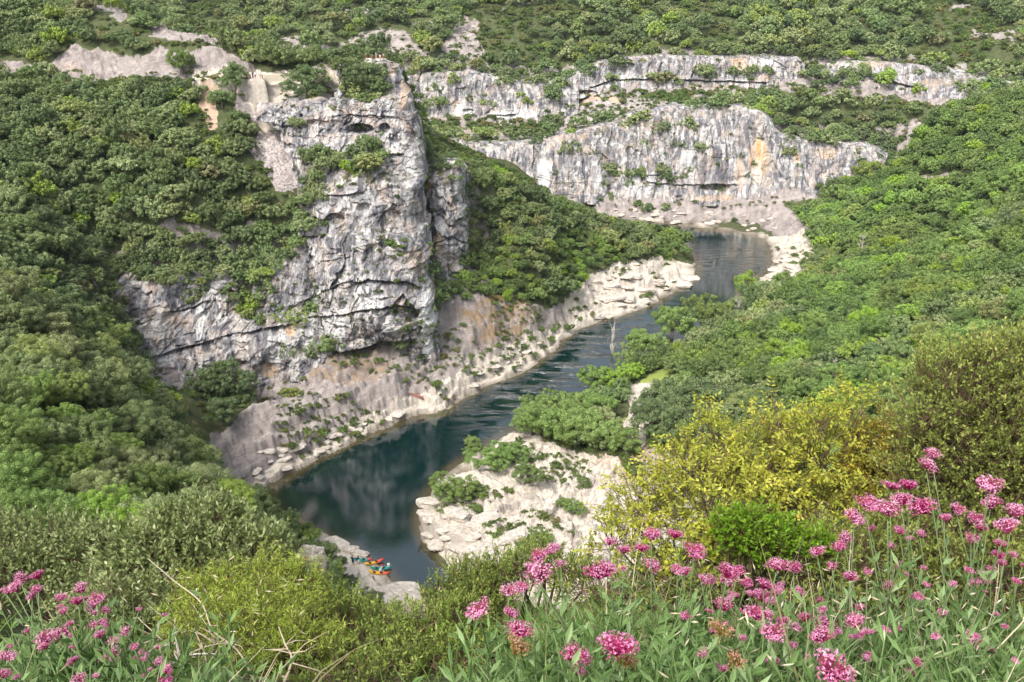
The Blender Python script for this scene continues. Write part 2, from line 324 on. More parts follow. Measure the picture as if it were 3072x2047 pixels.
# left foot of the spur
CLIFFS.append(dict(rows=[
      [(230, 640, 196), (300, 632, 198), (400, 622, 202), (500, 618, 205), (590, 612, 209), (650, 590, 212), (730, 535, 216)],
      [(245, 668, 190), (300, 652, 193), (400, 640, 196), (500, 640, 199), (590, 642, 202), (650, 606, 207), (730, 546, 211)],
      [(262, 720, 186), (325, 730, 188), (410, 735, 190), (505, 730, 193), (590, 715, 197), (655, 690, 201), (735, 640, 205)],
      [(280, 780, 183), (345, 800, 184), (415, 800, 186), (515, 774, 189), (595, 762, 193), (660, 745, 197), (740, 728, 201)],
      [(300, 830, 180), (365, 850, 181), (420, 850, 183), (520, 832, 187), (600, 830, 190), (665, 800, 194), (745, 772, 198)],
      [(330, 890, 177), (385, 900, 178), (470, 930, 180), (540, 945, 183), (600, 945, 186), (690, 880, 191), (752, 822, 196)]], nu=420, nv=260, seed=5, cracks=[([(300, 832), (407, 799), (520, 769), (633, 749), (723, 726), (790, 712)], 1.5, 7), ([(392, 716), (440, 706), (480, 690)], 1.1, 5), ([(520, 650), (560, 690), (600, 740)], .8, 6), ([(620, 705), (655, 743)], 1.3, 6)],
      caves=[(382, 868, 16, 10, 3.0), (560, 650, 22, 40, 2.0)], ochre=[(668, 755, 16, 22, .9), (680, 740, 20, 12, .7), (620, 850, 24, 20, .6), (560, 790, 20, 30, .3)],
      whiten=[(460, 745, 9, 45, .9), (640, 800, 40, 35, .6), (700, 760, 30, 40, .6), (560, 800, 30, 30, .5), (520, 640, 30, 20, .3), (740, 690, 25, 30, .5)], dark=[(575, 800, 7, 36, .8), (590, 790, 5, 40, .7), (610, 770, 8, 30, .6), (430, 790, 30, 20, .4), (640, 700, 20, 25, .4), (690, 800, 5, 30, .5)],
      ledge=[(430, 640, 160, 14, 1), (330, 760, 60, 70, .5), (560, 700, 30, 60, .8)], tiltx=.12))
# the tall face of the spur with its ledges, up to the arete on the right
CLIFFS.append(dict(rows=[
      [(590, 236, 243), (650, 236, 243), (700, 232, 243), (770, 224, 243), (830, 226, 246), (880, 205, 247), (915, 185, 249), (935, 200, 252), (944, 230, 257)],
      [(590, 250, 238), (650, 243, 238), (700, 238, 237), (770, 232, 236), (830, 236, 236), (880, 232, 237), (918, 228, 238), (948, 236, 243), (960, 262, 252)],
      [(595, 275, 236), (650, 275, 235), (700, 270, 234), (770, 265, 233), (830, 268, 233), (880, 268, 234), (925, 275, 234), (958, 285, 240), (968, 300, 249)],
      [(640, 298, 234), (665, 296, 233), (700, 298, 232), (765, 306, 231), (830, 322, 230), (880, 352, 228), (930, 350, 229), (964, 352, 234), (973, 355, 244)],
      [(700, 440, 222), (715, 434, 221), (730, 424, 220), (750, 415, 218), (830, 410, 217), (880, 410, 217), (934, 412, 221), (968, 415, 227), (976, 425, 236)],
      [(705, 470, 219), (720, 455, 217), (735, 445, 216), (755, 440, 214), (835, 438, 213), (885, 440, 214), (937, 440, 218), (971, 445, 224), (979, 455, 233)],
      [(690, 535, 214), (700, 535, 213), (715, 536, 212), (745, 530, 211), (835, 522, 210), (885, 528, 211), (940, 530, 214), (975, 545, 218), (986, 555, 228)],
      [(730, 546, 211), (738, 545, 211), (748, 544, 209), (780, 544, 208), (840, 546, 206), (888, 548, 207), (942, 560, 209), (981, 580, 213), (994, 590, 223)],
      [(735, 640, 205), (745, 640, 204), (760, 640, 203), (785, 640, 202), (845, 640, 201), (890, 640, 202), (948, 645, 204), (990, 650, 208), (1004, 655, 218)],
      [(740, 728, 201), (755, 725, 200), (775, 720, 199), (800, 715, 199), (850, 706, 198), (900, 702, 198), (950, 705, 201), (998, 705, 204), (1012, 705, 212)],
      [(745, 772, 198), (762, 768, 198), (785, 766, 197), (810, 764, 197), (855, 762, 197), (905, 760, 197), (955, 765, 200), (1000, 765, 203), (1014, 765, 210)],
      [(752, 822, 196), (775, 815, 198), (800, 812, 199), (820, 808, 200), (860, 806, 202), (910, 806, 202), (960, 830, 202), (998, 850, 203), (1012, 840, 208)]], nu=560, nv=620, seed=21, cracks=[([(723, 726), (784, 722), (850, 708), (900, 702), (935, 700), (958, 712)], 1.6, 7), ([(812, 646), (850, 642), (880, 643), (935, 645), (962, 656)], 2.2, 8), ([(740, 670), (780, 655), (812, 640)], .9, 5),
        ([(784, 806), (830, 795), (870, 784), (944, 778)], 2.6, 9), ([(900, 702), (925, 672), (940, 690), (956, 706)], 1.6, 9), ([(745, 450), (790, 446), (830, 444)], .9, 5), ([(800, 305), (860, 300), (900, 308)], .8, 5), ([(870, 352), (920, 352)], 1.5, 6), ([(740, 600), (800, 590)], .5, 5),
        ([(870, 685), (905, 682)], .8, 4), ([(760, 268), (830, 262), (900, 268)], .5, 5)],
      caves=[(826, 298, 33, 14, 4.0), (882, 296, 14, 12, 2.2), (953, 722, 11, 12, 2.5), (768, 506, 24, 14, 1.6), (835, 480, 16, 12, 1.4), (693, 268, 5, 5, 2), (965, 755, 6, 6, 1.5)],
      ochre=[(1010, 688, 14, 22, .8), (1000, 640, 10, 40, .4), (960, 600, 22, 40, .35), (730, 742, 16, 24, .5), (940, 190, 14, 26, .5), (860, 180, 20, 15, .4), (930, 230, 10, 30, .4)],
      whiten=[(775, 740, 45, 34, .7), (850, 680, 45, 30, .7), (980, 720, 22, 70, .9), (900, 745, 30, 25, .8), (820, 470, 60, 25, .5), (905, 340, 14, 14, .9), (940, 420, 12, 90, .5), (985, 790, 14, 40, .8), (740, 470, 14, 40, .5)],
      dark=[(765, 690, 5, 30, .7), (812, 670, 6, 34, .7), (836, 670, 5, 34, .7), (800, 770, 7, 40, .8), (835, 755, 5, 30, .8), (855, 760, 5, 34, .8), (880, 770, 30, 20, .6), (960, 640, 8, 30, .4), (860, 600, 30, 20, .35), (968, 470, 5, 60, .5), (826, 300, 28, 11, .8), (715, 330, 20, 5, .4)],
      ledge=[(800, 405, 150, 28, 1), (660, 300, 60, 14, .7), (830, 535, 130, 18, .9), (955, 235, 10, 80, .3), (800, 240, 110, 12, .6), (985, 650, 12, 60, .35)], tiltx=.10))
# buttress behind the arete
CLIFFS.append(dict(rows=[
      [(955, 320, 262), (1000, 350, 260), (1035, 365, 258), (1060, 372, 260), (1080, 392, 270)],
      [(950, 372, 250), (1000, 380, 245), (1040, 378, 244), (1064, 386, 249), (1086, 402, 262)],
      [(955, 470, 242), (1000, 480, 235), (1040, 475, 236), (1068, 480, 242), (1082, 480, 256)],
      [(960, 560, 238), (1002, 560, 230), (1040, 560, 231), (1074, 555, 238), (1086, 550, 252)],
      [(975, 640, 232), (1005, 640, 226), (1040, 615, 229), (1078, 600, 236), (1092, 592, 250)],
      [(985, 720, 226), (1015, 720, 220), (1050, 690, 222), (1082, 640, 234), (1094, 620, 248)]], nu=150, nv=260, seed=33, cracks=[([(985, 500), (1010, 492), (1030, 515), (1045, 520)], 1.2, 8), ([(1000, 560), (1040, 545), (1075, 560)], 1.0, 6)], caves=[(1012, 495, 13, 14, 2.0), (1058, 515, 14, 14, 2.5)],
      ochre=[(1006, 560, 10, 22, .9), (985, 430, 8, 30, .5)], whiten=[(1055, 430, 10, 40, .5), (1012, 520, 14, 22, .6)], ledge=[(1020, 400, 50, 30, .9), (1000, 560, 12, 60, .3)], dark=[(1000, 470, 12, 30, .4)]))
# lookout block and its left pillar
CLIFFS.append(dict(rows=[
      [(796, 150, 262), (830, 143, 262), (860, 138, 262), (890, 137, 262), (905, 142, 262), (922, 160, 262)],
      [(792, 152, 251), (830, 145, 250), (860, 141, 250), (888, 140, 249), (901, 146, 250), (916, 168, 253)],
      [(788, 190, 248), (830, 178, 247), (860, 170, 246), (888, 166, 246), (904, 178, 247), (924, 190, 250)],
      [(786, 232, 244), (830, 226, 244), (860, 222, 243), (890, 214, 243), (910, 210, 244), (938, 232, 247)]], nu=150, nv=120, seed=44, amp=.5, ochre=[(900, 160, 14, 18, .7), (880, 150, 12, 6, .5)], whiten=[(840, 143, 40, 3, .8)], ledge=[(830, 200, 50, 30, .6)]))
CLIFFS.append(dict(rows=[
      [(777, 150, 256), (784, 148, 254), (794, 146, 256)],
      [(774, 156, 250), (784, 153, 247), (796, 152, 250)],
      [(773, 190, 248), (782, 190, 245), (790, 185, 248)],
      [(765, 232, 244), (776, 235, 241), (786, 232, 244)]], nu=30, nv=70, seed=45, amp=.35))
# far gorge wall, lower band
CLIFFS.append(dict(rows=[
      [(880, 318, 410), (1000, 312, 410), (1150, 322, 408), (1300, 298, 410), (1400, 272, 412), (1480, 248, 414), (1600, 238, 414), (1740, 246, 413), (1800, 300, 410), (1900, 320, 406), (1990, 326, 404), (2040, 345, 402)],
      [(880, 335, 396), (1000, 324, 396), (1150, 336, 395), (1300, 312, 397), (1400, 290, 399), (1480, 266, 401), (1600, 252, 402), (1740, 262, 400), (1800, 314, 396), (1900, 330, 394), (1990, 336, 392), (2040, 356, 391)],
      [(880, 400, 389), (1000, 400, 389), (1150, 390, 389), (1300, 375, 390), (1400, 370, 391), (1480, 365, 391), (1600, 350, 392), (1740, 355, 391), (1800, 370, 389), (1900, 385, 387), (1990, 385, 386), (2040, 390, 386)],
      [(880, 470, 384), (1000, 470, 384), (1150, 470, 384), (1250, 468, 384), (1380, 470, 384), (1480, 474, 384), (1600, 476, 383), (1740, 468, 382), (1830, 455, 380), (1900, 455, 379), (1990, 445, 380), (2040, 440, 381)]], nu=760, nv=260, seed=51, bed=.35, cracks=[([(1490, 418), (1560, 425), (1620, 424), (1690, 424)], 1.3, 4), ([(1450, 400), (1540, 405)], .6, 3)],
      caves=[(1645, 432, 36, 9, 3.5), (1560, 455, 8, 5, 2)], ochre=[(1745, 370, 26, 60, .9), (1700, 400, 14, 40, .5), (1830, 365, 8, 14, .8), (1900, 350, 30, 14, .4), (1500, 290, 40, 14, .35), (1640, 455, 50, 8, .6), (1300, 315, 60, 8, .3)],
      whiten=[(1480, 435, 60, 30, .5), (1730, 420, 30, 40, .5), (1250, 400, 20, 40, .5), (1370, 410, 14, 30, .5), (1580, 380, 20, 40, .4)], dark=[(1640, 410, 46, 20, .5), (1400, 400, 14, 40, .3), (1860, 370, 20, 30, .3), (1700, 330, 12, 50, .3), (1540, 350, 14, 50, .3)],
      ledge=[(1450, 290, 160, 34, .9), (1100, 330, 160, 10, .8), (1900, 325, 120, 10, .8), (1620, 262, 140, 10, .6), (1480, 330, 60, 40, .5)], pix=.5))
# far wall, upper band left, upper band middle, upper band right
CLIFFS.append(dict(rows=[
      [(900, 162, 446), (960, 164, 446), (1060, 158, 446), (1130, 168, 446), (1200, 172, 446), (1260, 178, 446), (1330, 190, 444)],
      [(900, 178, 438), (960, 176, 438), (1060, 172, 437), (1130, 180, 437), (1200, 200, 436), (1260, 206, 436), (1330, 212, 436)],
      [(900, 225, 434), (960, 225, 434), (1060, 225, 433), (1130, 225, 433), (1200, 232, 432), (1260, 238, 432), (1330, 242, 432)],
      [(900, 280, 428), (960, 274, 428), (1060, 278, 427), (1130, 280, 427), (1200, 282, 427), (1260, 274, 427), (1330, 262, 428)]], nu=340, nv=160, seed=62, bed=.35, cracks=[([(1120, 264), (1180, 263)], 1.4, 4)], caves=[(1076, 255, 14, 5, 1.5)], ochre=[(1050, 250, 12, 20, .5), (1140, 255, 16, 10, .4)], whiten=[(1180, 262, 60, 14, .7), (1060, 255, 25, 18, .5), (1010, 200, 20, 20, .4)], ledge=[(1000, 180, 100, 18, .6), (1200, 200, 80, 10, .5)], pix=.5))
CLIFFS.append(dict(rows=[
      [(1270, 178, 452), (1330, 158, 452), (1400, 134, 452), (1500, 124, 454), (1600, 126, 454), (1720, 126, 452), (1825, 130, 450), (1850, 145, 450)],
      [(1270, 192, 443), (1330, 168, 443), (1400, 142, 444), (1500, 131, 445), (1600, 132, 445), (1720, 133, 444), (1825, 137, 442), (1850, 150, 444)],
      [(1275, 212, 439), (1330, 196, 439), (1400, 180, 440), (1500, 172, 441), (1600, 172, 441), (1720, 170, 440), (1825, 165, 439), (1850, 165, 441)],
      [(1280, 236, 434), (1330, 228, 434), (1400, 214, 436), (1500, 212, 437), (1600, 216, 437), (1720, 212, 436), (1825, 196, 436), (1850, 185, 438)]], nu=460, nv=130, seed=71, bed=.35, cracks=[([(1360, 200), (1410, 182), (1500, 180), (1600, 184), (1700, 186), (1760, 190)], 1.8, 3.5)], caves=[(1350, 214, 26, 5, 3)],
      ochre=[(1700, 150, 30, 20, .5), (1750, 180, 30, 10, .4), (1640, 200, 60, 8, .4)], whiten=[(1440, 175, 40, 14, .4), (1760, 150, 40, 16, .5)], dark=[(1560, 165, 60, 10, .35), (1480, 150, 30, 12, .3)], ledge=[(1600, 126, 260, 7, .6)], pix=.5))
CLIFFS.append(dict(rows=[
      [(1900, 150, 446), (1935, 138, 446), (2000, 138, 446), (2080, 142, 444), (2150, 152, 438), (2230, 165, 430), (2300, 180, 420), (2340, 200, 418)],
      [(1903, 158, 438), (1936, 145, 438), (2000, 145, 437), (2080, 150, 434), (2150, 162, 428), (2230, 176, 420), (2300, 192, 411), (2340, 210, 410)],
      [(1908, 176, 434), (1940, 170, 434), (2000, 172, 433), (2080, 185, 430), (2150, 200, 424), (2230, 205, 415), (2300, 215, 406), (2340, 225, 406)],
      [(1914, 195, 430), (1945, 192, 430), (2000, 200, 428), (2080, 222, 424), (2150, 240, 418), (2230, 238, 409), (2300, 232, 402), (2340, 236, 403)]], nu=340, nv=120, seed=83, bed=.35, cracks=[([(1940, 162), (1990, 168), (2060, 190), (2110, 200)], 2.0, 5)], caves=[(1935, 182, 12, 8, 4)], ochre=[(2000, 150, 60, 8, .5), (2150, 190, 40, 10, .4)], whiten=[(1960, 150, 30, 10, .4)], ledge=[(2050, 145, 120, 8, .7), (2200, 185, 60, 20, .6)], pix=.5))

C = np.array(C, float); _auto = []
for c in CLIFFS:
    for ri, row in enumerate(c['rows']):
        Q = resample_row([PY(*p) for p in row], max(4, len(row)*2-1))
        last = ri == len(c['rows'])-1
        for q in Q: _auto.append((q[0], q[1]+(2.0 if ri == 0 else 1.2 if last else 5.0), q[2]-(.6 if ri == 0 else -1.6 if last else 1.5)))
_auto = np.array(_auto)
_keep = []
for p in _auto:             # thin out near-coincident points, keeping the lowest
    near = [q for q in _keep if math.hypot(p[0]-q[0], p[1]-q[1]) < 2.2]
    if near:
        if p[2] < near[0][2]: near[0][2] = .5*(p[2]+near[0][2])
    else: _keep.append(np.array(p))
_auto = np.array(_keep)
_d = np.sqrt(((C[:, None, :2]-_auto[None, :, :2])**2).sum(-1)); _m = (_d.min(1) > 6.0) | (C[:, 2] < .3)
C = np.concatenate([C[_m], _auto])
def _k(d2): return np.sqrt(d2+4.0)
_n = len(C); _A = np.zeros((_n+3, _n+3)); _dx = C[:, None, :2]-C[None, :, :2]
_A[:_n, :_n] = _k((_dx**2).sum(-1)) + np.eye(_n)*-1.2; _A[:_n, _n] = 1; _A[:_n, _n+1:] = C[:, :2]; _A[_n:, :_n] = _A[:_n, _n:].T
_W = np.linalg.solve(_A, np.r_[C[:, 2], 0, 0, 0])
def hgt(x, y):
    x = np.asarray(x, float).ravel(); y = np.asarray(y, float).ravel(); o = np.empty(len(x))
    for i in range(0, len(x), 20000):
        s = slice(i, i+20000); d2 = (x[s, None]-C[None, :, 0])**2+(y[s, None]-C[None, :, 1])**2
        o[s] = _k(d2)@_W[:_n]+_W[_n]+x[s]*_W[_n+1]+y[s]*_W[_n+2]
    return o
# painted ground kinds: (attribute, image outline, nearest, farthest forward distance, value)
PAINT = [
 ('grey', [(480, 1000), (590, 930), (700, 900), (740, 820), (960, 800), (1010, 700), (1110, 680), (1290, 700), (1320, 690), (1340, 760), (1300, 800), (1120, 900), (1030, 940), (830, 1000), (600, 1130), (500, 1110)], 130, 260, 1),
 ('tan', [(560, 1120), (640, 1062), (760, 1004), (830, 950), (960, 905), (1030, 872), (1120, 822), (1200, 778), (1300, 738), (1330, 765), (1290, 800), (1200, 862), (1110, 895), (1030, 940), (840, 1000), (720, 1065), (610, 1130)], 130, 260, 1),
 ('tan', [(1300, 690), (1330, 650), (1440, 600), (1500, 590), (1610, 600), (1605, 650), (1480, 730), (1300, 770)], 200, 330, .75),
 ('grey', [(1330, 660), (1400, 610), (1500, 590), (1600, 600), (1590, 640), (1480, 660), (1400, 690), (1330, 720)], 200, 330, .8),
 ('tan', [(950, 1220), (970, 1160), (1040, 1060), (1200, 960), (1250, 1010), (1400, 1060), (1480, 1080), (1480, 1300), (1300, 1400), (1100, 1360)], 100, 200, 1),
 ('tan', [(1480, 1020), (1700, 1080), (1600, 1300), (1380, 1300)], 100, 160, .45),
 ('tan', [(1430, 980), (1450, 880), (1500, 880), (1480, 1040), (1430, 1060)], 130, 230, .7),
 ('tan', [(1370, 480), (1500, 470), (1780, 480), (1880, 560), (1860, 640), (1700, 700), (1680, 660), (1740, 560), (1660, 540), (1370, 510)], 240, 345, .85),
 ('grey', [(1370, 465), (1800, 465), (1880, 560), (1790, 560), (1740, 520), (1370, 515)], 300, 410, .9), ('tan', [(1480, 500), (1600, 512), (1760, 540), (1770, 556), (1660, 540), (1480, 516)], 320, 400, .8),
 ('tan', [(730, 1220), (800, 1235), (900, 1300), (980, 1380), (980, 1450), (860, 1400), (800, 1300), (740, 1260)], 110, 170, 1),
 ('grey', [(290, 140), (370, 105), (540, 115), (600, 178), (460, 180), (200, 178), (150, 150)], 240, 300, .9),
 ('grey', [(-100, 140), (120, 140), (160, 105), (280, 120), (330, 150), (250, 178), (100, 170), (-100, 165)], 240, 300, .9),
 ('lawn', [(1425, 970), (1490, 850), (1545, 830), (1520, 900), (1475, 1000)], 150, 235, .9),
 ('flesh', [(-100, 150), (110, 150), (160, 125), (200, 150), (300, 150), (350, 150), (300, 162), (100, 165), (-100, 160)], 240, 300, .38),
 ('tan', [(440, 170), (600, 165), (780, 160), (790, 190), (600, 195), (500, 190)], 235, 262, 1),
 ('tan', [(565, 180), (780, 180), (780, 200), (720, 205), (640, 235), (600, 290), (575, 260)], 220, 260, .9),
 ('scree', [(640, 190), (680, 200), (680, 240), (640, 280), (600, 270)], 220, 260, .8),
 ('scree', [(590, 300), (660, 310), (700, 440), (620, 430)], 205, 245, 1),
 ('scree', [(560, 330), (600, 310), (620, 400), (570, 350)], 205, 245, .5),
 ('flesh', [(460, 200), (510, 210), (500, 290), (475, 300)], 220, 250, .8),
 ('tan', [(670, 510), (690, 500), (720, 560), (700, 560)], 200, 230, .7),
 ('grey', [(330, 60), (470, 75), (500, 85), (495, 105), (400, 95), (340, 90)], 255, 300, .9),
 ('grey', [(205, 10), (290, 25), (290, 45), (210, 30)], 265, 340, .8),
 ('grey', [(700, 130), (860, 60), (950, 80), (1000, 170), (900, 180), (820, 140), (720, 165)], 300, 520, .7),
 ('grey', [(1020, 80), (1080, 75), (1130, 150), (1280, 150), (1330, 180), (1100, 175), (1010, 150)], 400, 520, .8),
 ('scree', [(1320, 200), (1480, 220), (1560, 250), (1480, 280), (1300, 300), (1270, 260)], 395, 450, .55),
 ('flesh', [(1340, 215), (1420, 215), (1420, 235), (1330, 240)], 395, 450, .6),
 ('grey', [(1260, 290), (1520, 230), (1600, 240), (1560, 330), (1300, 330)], 390, 450, .6),
 ('flesh', [(1000, 290), (1300, 290), (1300, 312), (1000, 310)], 395, 440, .35),
 ('moss', [(1050, 720), (1130, 670), (1200, 690), (1240, 720), (1180, 780), (1090, 770)], 190, 260, 1),
 ('moss', [(680, 840), (760, 800), (860, 800), (900, 830), (860, 870), (720, 870)], 180, 225, .6),
 ('moss', [(1060, 760), (1160, 770), (1140, 810), (1080, 800)], 190, 260, .5),
 ('grey', [(880, 135), (960, 150), (990, 300), (900, 300)], 225, 262, 1), ('grey', [(775, 135), (900, 130), (900, 240), (775, 240)], 238, 262, .9),
 ('flesh', [(1350, 1050), (1500, 1020), (1560, 1080), (1500, 1120), (1380, 1090)], 110, 180, .4),
 ('grey', [(2020, 300), (2100, 310), (2080, 370), (2010, 380)], 280, 420, .9), ('grey', [(2100, 405), (2180, 400), (2200, 425), (2110, 430)], 280, 420, .9),
]
def paint(pos, jit=11.0, table=PAINT):
    x, y, z = pos[:, 0], pos[:, 1], pos[:, 2]; u, v = proj(pos)
    ju = fbm(x*.12, y*.12, z*.3, 4, 40)*jit*2.2; jv = fbm(x*.12, y*.12, z*.3, 4, 50)*jit*1.3
    out = {k: np.zeros(len(pos)) for k in ('grey', 'tan', 'scree', 'flesh', 'moss', 'wet', 'lawn')}
    for k, poly, y0, y1, val in table:
        m = inpoly(u+ju, v+jv, poly) & (y > y0) & (y < y1); out[k] = np.where(m, np.maximum(out[k], val), out[k])
    return out
def blur(a, nr, nc, it=1):
    a = a.reshape(nr, nc)
    for _ in range(it):
        p = np.pad(a, 1, mode='edge'); a = (p[1:-1, 1:-1]*2+p[:-2, 1:-1]+p[2:, 1:-1]+p[1:-1, :-2]+p[1:-1, 2:])/6
    return a.ravel()
def terraces(z, h, sharp=.22):
    q = z/h; f = np.floor(q); return (f+sstep(1-sharp, 1, q-f))*h
SHELVES = [([(725, 1215), (801, 1254), (842, 1281), (880, 1308), (897, 1336), (938, 1350), (957, 1388), (981, 1412), (992, 1460), (900, 1470), (845, 1420), (780, 1360), (745, 1300), (715, 1240)], 1.0, 6, .25, .12),
 ([(993, 1133), (984, 1174), (967, 1207), (979, 1243), (1012, 1266), (1047, 1286), (1075, 1312), (1112, 1365), (1200, 1360), (1260, 1200), (1100, 1110)], 4.2, 1.6, .9, .5),
 ([(440, 178, 245.3), (612, 178, 245.3), (612, 178, 254), (440, 178, 254)], PY(585, 181.5, 246)[2], .5, PY(585, 181.5, 246)[2]-2.5, 0),
 ([(834, 138, 250.6), (892, 138, 250.6), (892, 138, 257), (834, 138, 257)], PY(873, 137, 251)[2], .5, PY(873, 137, 251)[2]-1.5, 0)]
def build_terrain():
    r = [.4]
    while r[-1] < 1350:
        q = r[-1]; r.append(q*(1.06 if q < 20 else 1.010 if q < 75 else 1.0035 if q < 270 else 1.0045 if q < 470 else 1.008 if q < 700 else 1.03))
    r = np.array(r); th = np.r_[np.linspace(-100, -36, 40)[:-1], np.linspace(-36, 36, 640), np.linspace(36, 100, 40)[1:]]*math.pi/180
    nr, nc = len(r), len(th); X = (r[:, None]*np.sin(th)).ravel(); Y = (r[:, None]*np.cos(th)).ravel()
    Z = hgt(X, Y); pos = np.stack([X, Y, Z], 1); A = paint(pos)
    dn = np.full(len(X), 1e9); mm = (Y > 150) & (Y < 470) & (np.abs(X) < 260)
    for p in _auto: dn[mm] = np.minimum(dn[mm], (X[mm]-p[0])**2+(Y[mm]-p[1])**2)
    near = (np.sqrt(dn) < 5.5+5*fbm(X*.12, Y*.12, 0*X, 3, 70)) & (Z > 3); A['grey'] = np.maximum(A['grey'], near*.9); A['near'] = near*1.0
    lf = far_ = np.hypot(X, Y); oc = (fbm(X*.045, Y*.045, 0*X, 4, 71) > .33) & (Y > 380) & (Y < 520); A['grey'] = np.maximum(A['grey'], oc*.75)
    rock = np.clip(A['grey']+A['tan']+.5*A['scree'], 0, 1)
    rockb = blur(rock, nr, nc, 2)
    far = np.hypot(X, Y)
    zz = Z + fbm(X*.05, Y*.05, 0*X, 4, 3)*np.clip(far/60, 0, 1)*2.0*np.clip((Z-.3)/6, .03, 1)*(1-.6*rockb)
    zz = zz + fbm(X*.5, Y*.5, 0*X, 3, 9)*.18*np.clip(far/30, 0, 1)*np.clip(Z/3, .1, 1)
    warp = fbm(X*.06, Y*.06, 0*X, 4, 12)*1.6 + X*.03 - Y*.018
    land = sstep(-.3, .8, Z)
    hs = 1.7 + .8*vn(X*.02, Y*.02, 0*X, 77)
    t = terraces(zz+warp+fbm(X*.3, Y*.3, 0*X, 4, 15)*1.1, hs, .07) - warp
    t = t + fbm(X*.9, Y*.9, 0*X, 3, 19)*.3 + .35*np.round(vn(X*.25, Y*.12, 0*X, 29)*1.6)
    zt = zz*(1-.85*rockb*land)+t*.85*rockb*land
    zt = zt + rockb*land*(.35+fbm(X*.18, Y*.18, 0*X, 4, 22)*1.1*np.clip(Z/3, .15, 1))
    ca_, sa_ = math.cos(R(34)), math.sin(R(34)); xr, yr = X*ca_-Y*sa_, X*sa_+Y*ca_
    xr2 = xr+1.0*fbm(X*.2, Y*.2, 0*X, 2, 31); zt = zt+rockb*land*sstep(.4, 3, Z)*(1.3*facets(xr2/4, yr/9, 32)+.7*facets(xr2/1.6, yr/3, 33)+.35*facets(xr/.8, yr/1.2, 34))
    zt = np.where(Z < -.4, Z, zt)
    for poly, hh, w_, base, fa in SHELVES:        # level rock shelves: by the water, and under the two lookouts
        pw = [PZ(p[0], p[1], 0)[:2] for p in poly] if len(poly[0]) == 2 else [PY(*p)[:2] for p in poly]; ins = inpoly(X, Y, pw); dd = dline(X, Y, pw+pw[:1])[0]
        sh_ = np.where(ins, base+(hh-base)*sstep(0, w_, dd)+fa*facets(xr/2.5, yr/2.5, 35)*sstep(.3, 2, dd), -9); zt = np.maximum(zt, sh_)
        A['tan'] = np.where(ins, np.maximum(A['tan'], .95), A['tan'])
    A['wet'] = sstep(.55, .05, zt)*(1-sstep(-.2, -2, zt))*.8
    A = {k: blur(a, nr, nc, 1) for k, a in A.items()}
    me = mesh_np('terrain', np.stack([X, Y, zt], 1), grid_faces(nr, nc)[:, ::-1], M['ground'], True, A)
    o = obj('terrain', me); tag(o, kind='structure'); return o
